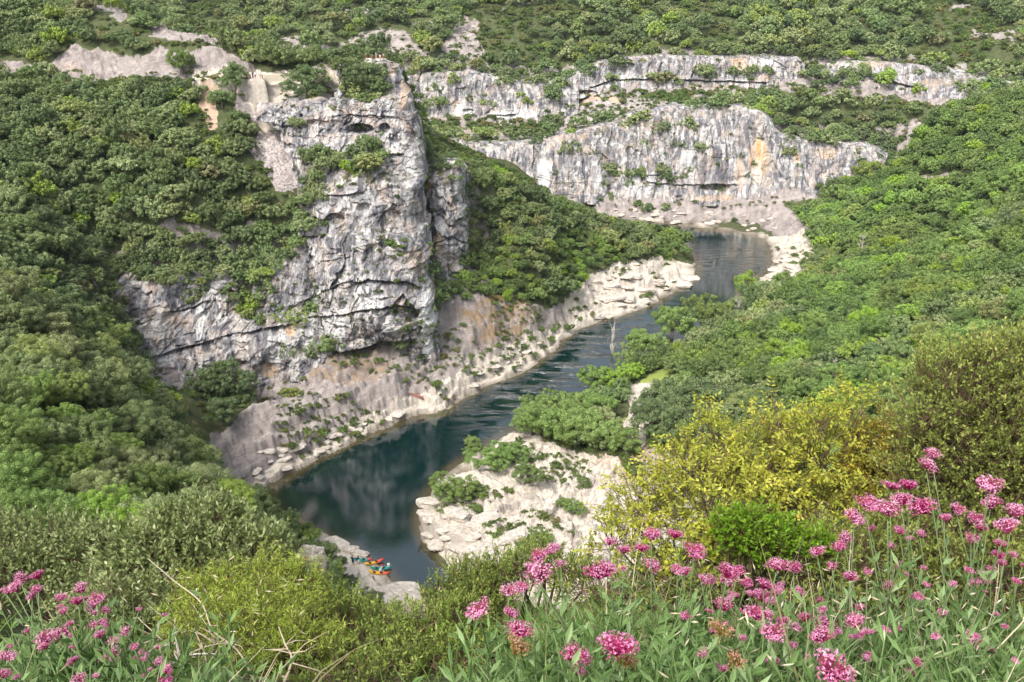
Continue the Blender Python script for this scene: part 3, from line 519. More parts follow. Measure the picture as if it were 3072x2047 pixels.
# ---------------------------------------------------------------- cliffs: lofted sheets with beds, cracks and caves
def cr(P, n, closed=False):   # Catmull-Rom along axis 0 with chord-proportional sampling
    P = np.asarray(P, float); m = len(P); Q = np.concatenate([2*P[:1]-P[1:2], P, 2*P[-1:]-P[-2:-1]])
    t = np.linspace(0, m-1-1e-6, n); i = np.floor(t).astype(int); f = (t-i).reshape(-1, *([1]*(P.ndim-1)))
    a, b, c, d = Q[i], Q[i+1], Q[i+2], Q[i+3]
    return .5*(2*b+(c-a)*f+(2*a-5*b+4*c-d)*f*f+(3*b-a-3*c+d)*f**3)
def resample(P, n):
    D = cr(P, 40*len(P)); s = np.r_[0, np.cumsum(np.linalg.norm(np.diff(D[:, :], axis=0), axis=1))]
    t = np.linspace(0, s[-1], n); return np.stack([np.interp(t, s, D[:, k]) for k in range(3)], 1)
def cliff(rows, nu, nv, seed, bed=1.0, cracks=(), caves=(), amp=1.0, ochre=(), whiten=(), dark=(), ledge=(), tiltx=0.0, pix=1.0):
    rows = [resample([PY(*p) for p in r], nu) for r in rows]
    G = cr(np.array(rows), nv)                       # nv x nu x 3
    x, y, z = G[..., 0], G[..., 1], G[..., 2]
    dn = np.array([0, -1, 0.0])
    zt = z + tiltx*x + fbm(x*.03, y*.03, z*.03, 3, seed)*2.0
    # beds: piecewise layers with random set-back
    q = zt/2.6 + .9*vn(zt*.13, 0*x, 0*x, seed+1); f = np.floor(q); w = q-f
    lay = lambda k: _h(k, np.floor(x/14+.5*vn(z*.3, x*.02, 0*x, seed+5)), 0*k, seed+2)
    d = (lay(f)*(1-sstep(.86, 1, w))+lay(f+1)*sstep(.86, 1, w))*1.1*bed
    d += .9*fbm(x*.16, z*.035, 0*x, 4, seed+3)*2.2 + (3.2 if bed > .5 else 1.6)*fbm(x*.065, z*.018, 0*x, 3, seed+13)
    cel = vn(x*.32+.4*vn(z*.2, x*.1, 0*x, seed), z*.22, 0*x, seed+6); d += .55*np.round(cel*2.5)/2.5
    d += .35*fbm(x*.9, z*.5, 0*x, 4, seed+7, .6)
    wx = x+1.2*fbm(x*.3, z*.3, 0*x, 2, seed+16); wz = z+1.0*fbm(x*.3, z*.3, 5+0*x, 2, seed+17)+tiltx*x
    if bed > .5: d += 1.5*facets(wx/5.5, wz/8, seed+18)+.9*facets(wx/2.2, wz/2.8, seed+19)+.4*facets(wx/.9, wz/1.2, seed+20)
    else: d += 1.4*facets(wx/4.5, wz/15, seed+18)+.7*facets(wx/1.7, wz/6, seed+19)
    d *= amp
    ed = np.minimum(1, np.minimum(np.linspace(0, 1, nv)[:, None]*12, 1)+0*x)
    P = G + dn*(d-.6)[..., None]*ed[..., None]
    tp = np.clip(1-np.linspace(0, 1, nv)[:, None]*7, 0, 1)*np.clip(np.linspace(0, 1, nv)[:, None]*30, 0, 1); P[..., 2] += tp*(fbm(x*.22, y*0, 0*x, 4, seed+14)*2.2+.5*np.round(vn(x*.3, 0*x, 0*x, seed+15)*2))
    if bed > .5: P[..., 0] += 2.2*fbm(z*.14, x*.05, 0*x, 4, 501)+.9*facets(z/3.2, x/9, 502); P[..., 2] += ed*.5*facets(x/2.5, z/2.5, 503)
    u, v = proj(P); ju = 3*pix*fbm(x*.3, z*.3, 0*x, 3, seed+8); jv = 4*pix*fbm(x*.25, z*.25, 0*x, 3, seed+9)
    for line, depth, w in cracks:                    # bed break: overhang above, set back under it
        ds, sd = dline(u+ju, v+jv, line)
        P[..., 1] += np.where(sd > 0, depth*np.exp(-(ds/w)**2), 0) - np.where(sd <= 0, .55*depth*np.exp(-(ds/(w*1.1))**2), 0)
    for cu, cv, ru, rv, dep in caves:
        e = ((u+ju-cu)/ru)**2+((v+jv-cv)/rv)**2; P[..., 1] += dep*(1-sstep(.55, 1.15, e))
        P[..., 2] += .25*dep*(1-sstep(.3, 1.0, e))*np.sign(cv-v)*0
    A = {}
    for nm, tab in (('ochre', ochre), ('whiten', whiten), ('dark', dark), ('ledge', ledge)):
        a = np.zeros(u.shape)
        for cu, cv, ru, rv, val in tab:
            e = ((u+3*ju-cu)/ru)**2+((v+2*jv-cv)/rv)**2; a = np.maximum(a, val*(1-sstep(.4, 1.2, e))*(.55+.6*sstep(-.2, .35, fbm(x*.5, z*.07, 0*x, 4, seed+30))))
        A[nm] = np.clip(a, 0, 1).ravel()
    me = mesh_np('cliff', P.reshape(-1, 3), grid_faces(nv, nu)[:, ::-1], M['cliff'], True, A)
    o = obj('cliff', me); tag(o, kind='structure'); return o
def build_cliffs(): return [cliff(**c) for c in CLIFFS]
def build_water():
    n = 200; xs = np.linspace(-140, 190, n*2); ys = np.linspace(70, 430, n*2); X, Y = np.meshgrid(xs, ys); X = X.ravel(); Y = Y.ravel()
    Zt = hgt(X, Y); P = np.stack([X, Y, 0*X], 1); u, v = proj(P)
    sh = sstep(-1.3, -.1, Zt)
    rp = np.exp(-(dline(u, v, [(1400, 760), (1330, 850), (1180, 930)])[0]/95)**2)
    fo = np.exp(-(dline(u, v, [(1040, 1330), (1010, 1380), (960, 1420)])[0]/26)**2)
    rp = np.clip(rp+fo+.25*np.exp(-((v-600)/30)**2)*(u > 1550), 0, 1)
    me = mesh_np('river', P, grid_faces(n*2, n*2), M['water'], True, {'shallow': sh, 'ripple': rp, 'foam': fo*.8})
    o = obj('river', me); tag(o, kind='structure'); return o
terrain = build_terrain(); cliffs = build_cliffs(); river = build_water()
# ---------------------------------------------------------------- foliage
def leaf_mat(name, stops, by_random, rough=.6, transl=0.12, leafvar=.35):
    N = NT(name); oi = N.n('ShaderNodeObjectInfo')
    if by_random: f = oi.outputs['Random']
    else:
        sp = N.n('ShaderNodeSeparateColor'); N.l(oi.outputs['Color'], sp.inputs[0]); f = sp.outputs[0]
    c = N.ramp(f, stops); t = N.attr('tint'); mp = N.n('ShaderNodeMapping'); mp.inputs['Scale'].default_value = (.03, .03, .03); N.l(oi.outputs['Location'], mp.inputs[0])
    st_ = N.noise(mp.outputs[0], 1, 3, .6); hv = N.n('ShaderNodeHueSaturation'); N.l(c, hv.inputs['Color']); N.l(N.math('ADD', N.math('MULTIPLY', st_, .10), .455), hv.inputs['Hue']); N.l(N.math('ADD', N.math('MULTIPLY', st_, 1.3), .42), hv.inputs['Value']); hv.inputs['Saturation'].default_value = 1.16; c = hv.outputs[0]
    c = N.mix(N.ramp(t, [(0, 0.0), (1, 1.0)]), N.mix(leafvar, c, (.01, .015, .008)), N.mix(leafvar*.8, c, tuple(min(1, x*2.4) for x in stops[len(stops)//2][1])))
    N.l(c, N.b.inputs['Base Color']); N.b.inputs['Roughness'].default_value = rough; N.b.inputs['Specular IOR Level'].default_value = .25
    if transl:
        tr = N.n('ShaderNodeBsdfTranslucent'); mx = N.n('ShaderNodeMixShader'); mx.inputs[0].default_value = transl
        N.l(N.mix(.5, c, (.30, .36, .06)), tr.inputs[0]); N.l(N.b.outputs[0], mx.inputs[1]); N.l(tr.outputs[0], mx.inputs[2]); N.l(mx.outputs[0], N.out.inputs[0])
    return N.m
OAK = [(0, (0.0696, 0.104, 0.0464)), (.25, (0.122, 0.174, 0.0673)), (.5, (0.191, 0.244, 0.0928)), (.7, (0.261, 0.313, 0.151)), (.84, (0.325, 0.348, 0.174)), (.93, (0.278, 0.383, 0.0522)), (1, (0.278, 0.232, 0.139))]
GRN = [(0, (.060, .095, .035)), (.3, (.110, .160, .05)), (.6, (.17, .24, .075)), (.8, (.24, .32, .115)), (.94, (.28, .40, .06)), (1, (.24, .23, .11))]
SHR = [(0, (.065, .085, .035)), (.4, (.11, .145, .05)), (.7, (.15, .21, .06)), (.9, (.19, .17, .08)), (1, (.22, .16, .09))]
for nm, st in (('oak', OAK), ('green', GRN), ('shrub', SHR)):
    M[nm] = leaf_mat(nm+'_leaves', st, False); M[nm+'_r'] = leaf_mat(nm+'_leaves_wood', st, True)
M['bark'] = flat('bark', (.16, .13, .10), .95, .1, .4); M['dead'] = flat('dead_wood', (.62, .57, .50), .9, .1, .3)
def unit(n, r=rng):
    v = r.normal(size=(n, 3)); return v/np.linalg.norm(v, axis=1, keepdims=True)
def leaf_quads(P, N, size, r, aspect=1.0, tint=None):
    n = len(P); t = np.cross(N, unit(n, r)); t /= np.linalg.norm(t, axis=1, keepdims=True)+1e-9; b = np.cross(N, t)
    s = (size*(.6+.8*r.random(n)))[:, None]*.5
    V = np.stack([P-t*s, P-b*s*aspect, P+t*s, P+b*s*aspect], 1)
    tt = np.repeat(r.random(n) if tint is None else tint, 4)
    return V.reshape(-1, 3), np.arange(4*n).reshape(n, 4), tt
def crown_mesh(name, seed, n_leaf, size, mat, lobes=16, flat_=1.0, loose=0.0):
    r = np.random.default_rng(seed)
    # clump centres on an uneven dome, smaller clumps riding on each
    L = unit(lobes, r); L[:, 2] = np.abs(L[:, 2])*.9-.25*r.random(lobes); L *= (.42+.36*r.random(lobes))[:, None]
    L *= np.array([1+.25*(r.random()-.5), 1+.25*(r.random()-.5), 1]); lr = .24+.20*r.random(lobes)
    sub = 11; S = unit(lobes*sub, r); S[:, 2] = S[:, 2]*.8+.15; base = np.repeat(L, sub, 0); br = np.repeat(lr, sub)
    C2 = base+S*br[:, None]*(.8+.35*r.random(lobes*sub))[:, None]; cr2 = .085+.07*r.random(lobes*sub)
    inside = np.zeros(len(C2), bool)
    for k in range(lobes): inside |= (np.linalg.norm(C2-L[k], axis=1) < lr[k]*.62)
    C2, cr2 = C2[~inside], cr2[~inside]; ct = r.random(len(C2))
    idx = r.choice(len(C2), n_leaf, p=cr2**2/(cr2**2).sum()); D = unit(n_leaf, r); D[:, 2] += .35; D /= np.linalg.norm(D, axis=1, keepdims=True)
    P = C2[idx]+D*(cr2[idx]*(.75+.4*r.random(n_leaf)*(1+loose)))[:, None]
    Nn = D+unit(n_leaf, r)*.55; Nn /= np.linalg.norm(Nn, axis=1, keepdims=True)
    P[:, 2] *= flat_; tint = np.clip(.25+.5*ct[idx]+.3*(r.random(n_leaf)-.5), 0, 1)
    V, F, tt = leaf_quads(P, Nn, size, r, .8, tint); V[:, 2] += .1
    return mesh_np(name, V, F, mat, False, {'tint': tt})
def trunk_mesh(name, seed, k=6):
    r = random.Random(seed); mb = MB()
    base = [(0, 0, -1.5), (.03, .02, -.8), (.06*r.uniform(-1, 1), .05, -.35)]
    mb.tube(base, [.085, .07, .055], 7)
    for i in range(k):
        a = 2*math.pi*i/k+r.uniform(-.4, .4); e = r.uniform(.35, .7); q = base[-1]
        m = (q[0]+.3*e*math.cos(a), q[1]+.3*e*math.sin(a), q[2]+.3); t = (m[0]+.35*e*math.cos(a+.3), m[1]+.35*e*math.sin(a+.3), m[2]+.35)
        mb.tube([q, m, t], [.045, .03, .012], 5)
    return mb.mesh(name, M['bark'])
CR = {}
for sp in ('oak', 'green'):
    CR[sp] = {'vfine': [crown_mesh('crown', 150+i, 30000, .030, M[sp], 26, .9) for i in range(3)], 'fine': [crown_mesh('crown', 100+i, 15000, .046, M[sp], 22, .9) for i in range(4)],
              'mid': [crown_mesh('crown', 200+i, 4200, .085, M[sp], 18-2*i, .75+.09*i, (.2 if sp == 'oak' else .9)) for i in range(6)]}
    m2 = [crown_mesh('crown', 300+i, 1500, .135, M[sp+'_r'], 13, .8) for i in range(6)]
    CR[sp]['far'] = m2; CR[sp]['midr'] = [crown_mesh('crown', 400+i, 3400, .092, M[sp+'_r'], 18-2*i, .75+.09*i, (.2 if sp == 'oak' else .9)) for i in range(6)]
CR['shrub'] = {'mid': [crown_mesh('shrub', 500+i, 1300, .13, M['shrub'], 9, .7, .6) for i in range(5)], 'far': [crown_mesh('shrub', 520+i, 500, .2, M['shrub_r'], 8, .7, .6) for i in range(4)]}
TRK = [trunk_mesh('trunk', 900+i) for i in range(4)]
# ---- where things grow
TV = np.empty(len(terrain.data.vertices)*3, np.float32); terrain.data.vertices.foreach_get('co', TV); TV = TV.reshape(-1, 3)
def getattr_np(o, n):
    a = np.empty(len(o.data.vertices), np.float32); o.data.attributes[n].data.foreach_get('value', a); return a
TR = {k: getattr_np(terrain, k) for k in ('grey', 'tan', 'scree', 'flesh', 'moss', 'near')}
_r = np.hypot(TV[:, 0], TV[:, 1]).astype(float); _cell = _r*_r          # vertex density falls as 1/r^2 (log-polar sheet)
TU, TVV = proj(TV)
WEDGE = (TU > -260) & (TU < 2620) & (TVV < 1800) & (TVV > -130) & (_r > 44)
rockT = np.clip(TR['grey']+TR['tan']+TR['scree']+.8*TR['flesh']+.5*TR['moss'], 0, 1); rockT = np.where((TR['near'] > .4) & (rockT < .95), np.minimum(rockT, .1), rockT)
def poisson(idx, space, pos, tries_keep=None, grid=None, cell=6.0):
    grid = {} if grid is None else grid; out = []
    for i, s in zip(idx, space):
        x, y, z = pos[i]; gx, gy = int(x//cell), int(y//cell); ok = True
        for a in (gx-1, gx, gx+1):
            for b in (gy-1, gy, gy+1):
                for (px, py, pz, ps) in grid.get((a, b), ()):
                    m = .5*(s+ps)
                    if (px-x)**2+(py-y)**2+.5*(pz-z)**2 < m*m: ok = False; break
                if not ok: break
            if not ok: break
        if ok: grid.setdefault((gx, gy), []).append((x, y, z, s)); out.append(i)
    return out, grid
def pick(mask, n, seed):
    r = np.random.default_rng(seed); ids = np.nonzero(mask)[0]
    if len(ids) == 0: return ids
    w = _cell[ids]; return r.choice(ids, min(n, len(ids)), replace=False, p=w/w.sum())
X_, Y_, Z_ = TV[:, 0].astype(float), TV[:, 1].astype(float), TV[:, 2].astype(float)
clear = fbm(X_*.03, Y_*.03, 0*X_, 4, 61)                            # clearings
land = WEDGE & (Z_ > .9)
# left bank = everything left of the river line, told by distance bands
lbx = np.array([p[0] for p in lbw]); lby = np.array([p[1] for p in lbw]); rbx = np.array([p[0] for p in rbw]); rby = np.array([p[1] for p in rbw])
def nearest2(px, py, qx, qy):
    d = np.full(len(px), 1e9)
    for a, b in zip(qx[::2], qy[::2]): d = np.minimum(d, (px-a)**2+(py-b)**2)
    return np.sqrt(d)
dl = nearest2(X_, Y_, lbx, lby); dr = nearest2(X_, Y_, rbx, rby)
far_side = (Y_ > 372) | ((dr < dl) & (Y_ > 100)) | ((Y_ <= 372) & (X_ > 60))
band_right = land & far_side & (Y_ < 395) & (X_ > -15)
band_far = land & (Y_ >= 378) & far_side
band_pen = land & ~far_side & (TU > 965) & (Y_ > 205)
band_left = land & ~far_side & ~band_pen & (Y_ > 140)
band_near = land & ~far_side & (Y_ <= 140) & (X_ < 12)
band_near2 = land & (Y_ <= 112) & (X_ >= 12) & (Y_ > 28)
PLANTS = []                  # (species, position, radius, seed)
_grid = {}
def sow(mask, n, seed, sp, rlo, rhi, pack, prefer=None):
    ids = pick(mask, n, seed); r = np.random.default_rng(seed+1); rad = rlo+(rhi-rlo)*r.random(len(ids))**1.4
    for i in poisson(ids, rad*pack, TV, grid=_grid)[0]:
        k = int(np.nonzero(ids == i)[0][0]); q = .6*(_r[i]/330)**1.5; jx, jy = r.uniform(-2*q, 2*q), r.uniform(-3.5*q, 3.5*q); PLANTS.append((sp, (X_[i]+jx, Y_[i]+jy, Z_[i]), rad[k], int(i)))
sow(band_near & (rockT < .3) & (clear > .1), 3000, 21, 'green', 1.2, 2.6, 1.3)
sow(band_near & (rockT < .3), 9000, 1, 'oak', 2.0, 3.7, .95)
sow(band_near2 & (rockT < .3), 5000, 2, 'oak', 1.8, 3.0, 1.0)
sow(band_left & (rockT < .25) & (Y_ < 262), 20000, 3, 'oak', 2.7, 4.8, .92)
sow(band_left & (rockT < .3) & (Y_ >= 262), 8000, 4, 'oak', 2.6, 4.2, 1.0)
sow(band_pen & (rockT < .3) & (clear > -.15) & (Z_ > 2.2), 9000, 5, 'oak', 2.2, 4.3, 1.15)
sow(band_pen & (rockT < .35) & (Z_ > 1.5), 9000, 6, 'green', 1.3, 2.8, 1.05)
sow(band_right & (rockT < .25) & (clear < .02) & (Z_ > 1.4), 26000, 7, 'green', 2.8, 4.8, 1.0)
sow(band_right & (rockT < .25) & (Z_ > 1.4), 22000, 8, 'oak', 2.4, 4.4, .98)
sow(band_far & (rockT < .3) & (clear > -.18) & (Y_ < 700), 26000, 9, 'oak', 3.2, 6.8, 1.12)
sow(band_far & (rockT < .5) & (Y_ < 620), 22000, 10, 'shrub', 1.5, 3.6, 1.15)
sow(band_far & (Y_ >= 520), 16000, 11, 'oak', 4, 7.5, 1.1)
sow(land & (rockT > .25) & (Y_ < 370) & (Z_ > 1.3) & (fbm(X_*.09, Y_*.09, 0*X_, 3, 66) > .08), 16000, 12, 'shrub', .5, 1.9, 1.7)
sow(band_left & (rockT > .3) & (Y_ > 225) & (Y_ < 250), 3000, 14, 'shrub', .35, .9, 2.2)
sow(land & (rockT < .35) & (Y_ < 395) & (Z_ > 1.2), 80000, 25, 'shrub', .8, 1.7, .95)
sow(band_far & (rockT > .3) & (Y_ < 520) & (Z_ > 3), 14000, 26, 'shrub', .9, 2.4, 1.7)
_out = ((TU < -60) | (TU > 2430)) & (_r > 9) & (_r <= 46) & (Y_ > 3)
sow(_out & (_r > 20), 1500, 27, 'oak', 1.4, 2.4, 1.1)
sow(_out, 4000, 28, 'shrub', .5, 1.1, 1.0)
print('plants', len(PLANTS), {s: sum(p[0] == s for p in PLANTS) for s in ('oak', 'green', 'shrub')})
# ---- plants on the cliffs: ledges first, then odd tufts
LEDGE = [([(660, 420), (735, 420), (745, 545), (690, 560), (660, 500)], 'oak', 2.0, 3.6, .9, 300), ([(300, 640), (600, 632), (690, 560), (700, 575), (640, 625), (590, 655), (300, 662)], 'oak', 1.6, 3.0, 1.0, 300), ([(900, 700), (1000, 740), (1000, 780), (930, 800)], 'shrub', .6, 1.2, 1.5, 80), ([(890, 560), (940, 500), (950, 560), (920, 590)], 'shrub', 1.0, 1.8, 1.0, 120),
 ([(648, 300), (700, 300), (765, 312), (850, 330), (925, 375), (930, 408), (860, 404), (800, 402), (720, 418), (660, 440), (640, 420)], 'oak', 2.5, 4.2, .85, 700),
 ([(650, 208), (690, 190), (745, 195), (755, 218), (700, 232), (665, 228)], 'oak', 1.6, 2.6, 1.1, 200),
 ([(792, 165), (830, 150), (880, 175), (884, 218), (850, 228), (800, 222)], 'oak', 1.8, 2.6, 1.1, 300),
 ([(735, 530), (820, 515), (930, 520), (935, 545), (840, 545), (740, 545)], 'shrub', .8, 1.6, 1.2, 250),
 ([(975, 330), (1060, 380), (1060, 420), (1035, 430), (1000, 400)], 'oak', 1.2, 2.2, 1.2, 160),
 ([(985, 560), (1000, 560), (1012, 640), (1030, 690), (1015, 700), (995, 640)], 'shrub', .7, 1.4, 1.1, 200),
 ([(500, 640), (590, 640), (600, 690), (570, 735), (530, 700)], 'oak', 1.3, 2.4, 1.1, 200),
 ([(290, 660), (360, 690), (350, 770), (300, 780), (250, 740)], 'shrub', 1.0, 2.0, 1.3, 200),
 ([(890, 500), (945, 500), (940, 545), (895, 545)], 'shrub', .9, 1.7, 1.2, 120)]
CVs = []
for c_ in cliffs:
    a = np.empty(len(c_.data.vertices)*3, np.float32); c_.data.vertices.foreach_get('co', a); CVs.append(a.reshape(-1, 3)[::3])
CV = np.concatenate(CVs); CU, CVV = proj(CV); _r2 = np.random.default_rng(5)
for poly, sp, a, b, pack, n in LEDGE:
    for src, uu, vv, ok in ((CV, CU, CVV, np.ones(len(CV), bool)), (TV, TU, TVV, land & (Y_ > 180) & (Y_ < 262))):
        ids = np.nonzero(inpoly(uu, vv, poly) & ok)[0]
        if len(ids) == 0: continue
        ids = _r2.permutation(ids)[:n*3]; rad = a+(b-a)*_r2.random(len(ids))
        for i in poisson(ids, rad*pack*1.15, src, grid=_grid)[0]:
            k = int(np.nonzero(ids == i)[0][0]); PLANTS.append((sp, tuple(float(q) for q in src[i]), rad[k], int(i)))
# tufts on cliff faces, thicker where noise says so
tn = fbm(CV[:, 0]*.06, CV[:, 1]*.02, CV[:, 2]*.09, 3, 91)
ids = _r2.permutation(np.nonzero(((tn > .12) | ((tn > -.08) & (CV[:, 1] < 300))) & (CU > -50) & (CU < 2400))[0])[:30000]; rad = np.where(CV[ids, 1] > 350, .7+1.3*_r2.random(len(ids))**2, .4+.95*_r2.random(len(ids))**2)
tg = {}
for i in poisson(ids, rad*np.where(CV[ids, 1] > 350, 5.0, 3.6), CV, grid=tg)[0]:
    k = int(np.nonzero(ids == i)[0][0]); PLANTS.append(('shrub', tuple(float(q) for q in CV[i]), rad[k], int(i)))
# keep plants out of the way of the cliffs seen behind and below them
def blocked(p, rad):
    a = .95*rad if rad > 1.75 else .2*rad; uu, vv = proj(np.array([(p[0], p[1], p[2]+rad*.5), (p[0]+a, p[1], p[2]+a), (p[0]-a, p[1], p[2]+a), (p[0], p[1], p[2]+2*a), (p[0]+.7*a, p[1], p[2]+1.7*a), (p[0]-.7*a, p[1], p[2]+1.7*a)]))
    for poly, y0, y1 in BARE:
        if y0 < p[1] < y1 and inpoly(uu, vv, poly).any(): return True
    return False
BARE = [([(988, 395), (1072, 400), (1076, 585), (1010, 600), (990, 560)], 150, 231), ([(985, 240), (1000, 300), (1060, 335), (1190, 395), (1310, 450), (1400, 485), (1480, 500), (1480, 300), (1300, 240)], 222, 345), ([(1425, 970), (1490, 850), (1545, 830), (1520, 900), (1475, 1000)], 130, 215),
        ([(750, 425), (960, 425), (975, 545), (750, 545)], 120, 214), ([(720, 238), (900, 238), (930, 290), (720, 290)], 150, 235), ([(905, 190), (950, 235), (975, 400), (980, 560), (940, 560), (915, 350)], 120, 240),
        ([(1000, 345), (1500, 290), (1740, 290), (1960, 350), (1850, 450), (1280, 455)], 330, 389), ([(960, 190), (1240, 200), (1240, 268), (960, 268)], 395, 432), ([(1330, 155), (1820, 148), (1800, 188), (1400, 208)], 395, 439), ([(1945, 158), (2140, 172), (2190, 228), (2090, 222), (1950, 188)], 395, 425),
        ([(-50, 138), (120, 138), (165, 105), (290, 125), (370, 108), (540, 115), (588, 160), (580, 166), (0, 152), (-50, 152)], 238, 300), ([(330, 62), (470, 75), (500, 85), (500, 108), (400, 100), (340, 92)], 230, 300), ([(205, 8), (290, 22), (290, 45), (210, 30)], 235, 340),
        ([(470, 205), (505, 210), (495, 280), (478, 290)], 225, 250), ([(690, 1245), (745, 1245), (745, 1335), (690, 1335)], 0, 97),
        ([(600, 1100), (700, 1150), (800, 1250), (800, 1440), (1520, 1440), (1520, 1060), (1400, 1000), (1000, 950)], 0, 118),
        ([(740, 1215), (830, 1255), (900, 1300), (985, 1380), (960, 1420), (880, 1380), (805, 1300), (800, 1270)], 80, 180),
        ([(585, 160), (780, 160), (780, 196), (640, 200), (560, 190)], 225, 275), ([(560, 195), (650, 200), (620, 290), (575, 250)], 220, 262), ([(595, 300), (655, 305), (695, 430), (625, 430)], 195, 245),
        ([(290, 650), (600, 650), (730, 560), (1000, 560), (1000, 830), (760, 800), (600, 900), (380, 880)], 60, 196),
        ([(380, 862), (600, 905), (760, 808), (1000, 830), (1100, 900), (640, 1110), (520, 1090), (470, 1000)], 60, 165)]
PLANTS = [p for p in PLANTS if not blocked(p[1], p[2])]
_g3 = {}                    # scrub that closes the bald gaps between the woods
for sp, p, rad, sd in PLANTS: _g3.setdefault((int(p[0]//6), int(p[1]//6)), []).append((*p, rad*1.5 if rad > 1 else 0))
for poly, y0, y1 in (([(400, 190), (465, 190), (500, 300), (600, 300), (640, 430), (560, 440), (430, 340)], 222, 262), ([(-50, 170), (460, 172), (460, 215), (-50, 200)], 240, 262), ([(300, 100), (480, 95), (520, 112), (330, 105)], 250, 300), ([(1000, 262), (1260, 280), (1260, 300), (980, 300)], 400, 436), ([(1320, 210), (1900, 190), (2150, 250), (1980, 310), (1780, 240), (1400, 260)], 396, 440), ([(940, 300), (1000, 310), (1240, 420), (1180, 430), (980, 350)], 240, 300)):
    m = inpoly(TU, TVV, poly) & (Y_ > y0) & (Y_ < y1) & (rockT < .5); ids = pick(m, 4000, 77); k2 = 1.0 if y1 < 350 else 1.6
    rad = (.9+1.0*_r2.random(len(ids)))*k2
    for i in poisson(ids, rad*1.15, TV, grid=_g3)[0]: PLANTS.append(('shrub', (X_[i], Y_[i], Z_[i]), float(rad[int(np.nonzero(ids == i)[0][0])]), int(i)))
# ---- which ones are individuals: the largest in view
def sub_bvh():
    V, F, n = [], [], 0
    nc = 718; nr = len(TV)//nc; T = TV.reshape(nr, nc, 3)[::4, ::4]; V.append(T.reshape(-1, 3)); F.append(grid_faces(T.shape[0], T.shape[1])); n += T.shape[0]*T.shape[1]
    for c_, d_ in zip(cliffs, CLIFFS):
        a = np.empty(len(c_.data.vertices)*3, np.float32); c_.data.vertices.foreach_get('co', a); G = a.reshape(d_['nv'], d_['nu'], 3)[::5, ::5]
        V.append(G.reshape(-1, 3)); F.append(grid_faces(G.shape[0], G.shape[1])+n); n += G.shape[0]*G.shape[1]
    return BVHTree.FromPolygons(np.concatenate(V).tolist(), np.concatenate(F).tolist())
_bvh = sub_bvh(); _eye = Vector((0, 0, H))
def visible(p, rad):
    for dz in (1.3, .6):
        q = Vector((p[0], p[1], p[2]+rad*dz)); d = q-_eye; L_ = d.length
        h = _bvh.ray_cast(_eye, d/L_, L_-rad-1.5)
        if h[0] is None: return True
    return False
info = []
for sp, p, rad, sd in PLANTS:
    u, v = proj(np.array([p])); u, v = float(u[0]), float(v[0]); dist = math.dist(p, (0, 0, H)); px = rad/dist
    vis = -20 < u < 2373 and -30 < v < 1500 and visible(p, rad)
    info.append((px if vis else 0, u, v, dist))
BIG = {}
for sp in ('oak', 'green', 'shrub'):
    ids = [i for i in range(len(PLANTS)) if PLANTS[i][0] == sp and info[i][0] > 0]
    BIG[sp] = set(sorted(ids, key=lambda i: -info[i][0])[:298])
def region(u, v, y, sp, z):
    if y > 372: return 'far slope across the gorge'
    if z > 45 and y > 235 and u < 980: return 'hilltop beside the lookout road'
    if u < 980 and y > 150 and inpoly(np.array([u]), np.array([v]), [(620, 290), (940, 290), (940, 450), (620, 450)])[0]: return 'ledge halfway up the spur cliff'
    if y > 205 and 960 < u < 1600 and u < 1600: return 'wooded point behind the spur'
    if u < 980 and y > 150: return 'left hillside below the road'
    if u < 1000: return 'near left slope'
    if y < 112: return 'slope under the flowers'
    return 'right bank of the river'
TONE = {'oak': [(.2, 'dark green'), (.45, 'mid green'), (.65, 'olive green'), (.88, 'pale grey-green'), (.96, 'yellow-green'), (2, 'brownish')],
        'green': [(.25, 'dark green'), (.5, 'mid green'), (.72, 'fresh green'), (.9, 'light green'), (2, 'lime green')],
        'shrub': [(.3, 'dark green'), (.6, 'mid green'), (.82, 'light green'), (2, 'brownish')]}
KIND = {'oak': ('holm_oak', 'holm oak', 'tree', 'holm oaks on the gorge slopes'), 'green': ('broadleaf_tree', 'broadleaf tree', 'tree', 'broadleaf trees by the river'), 'shrub': ('rock_shrub', 'low shrub', 'shrub', 'low shrubs on rock and cliff')}
used = set()
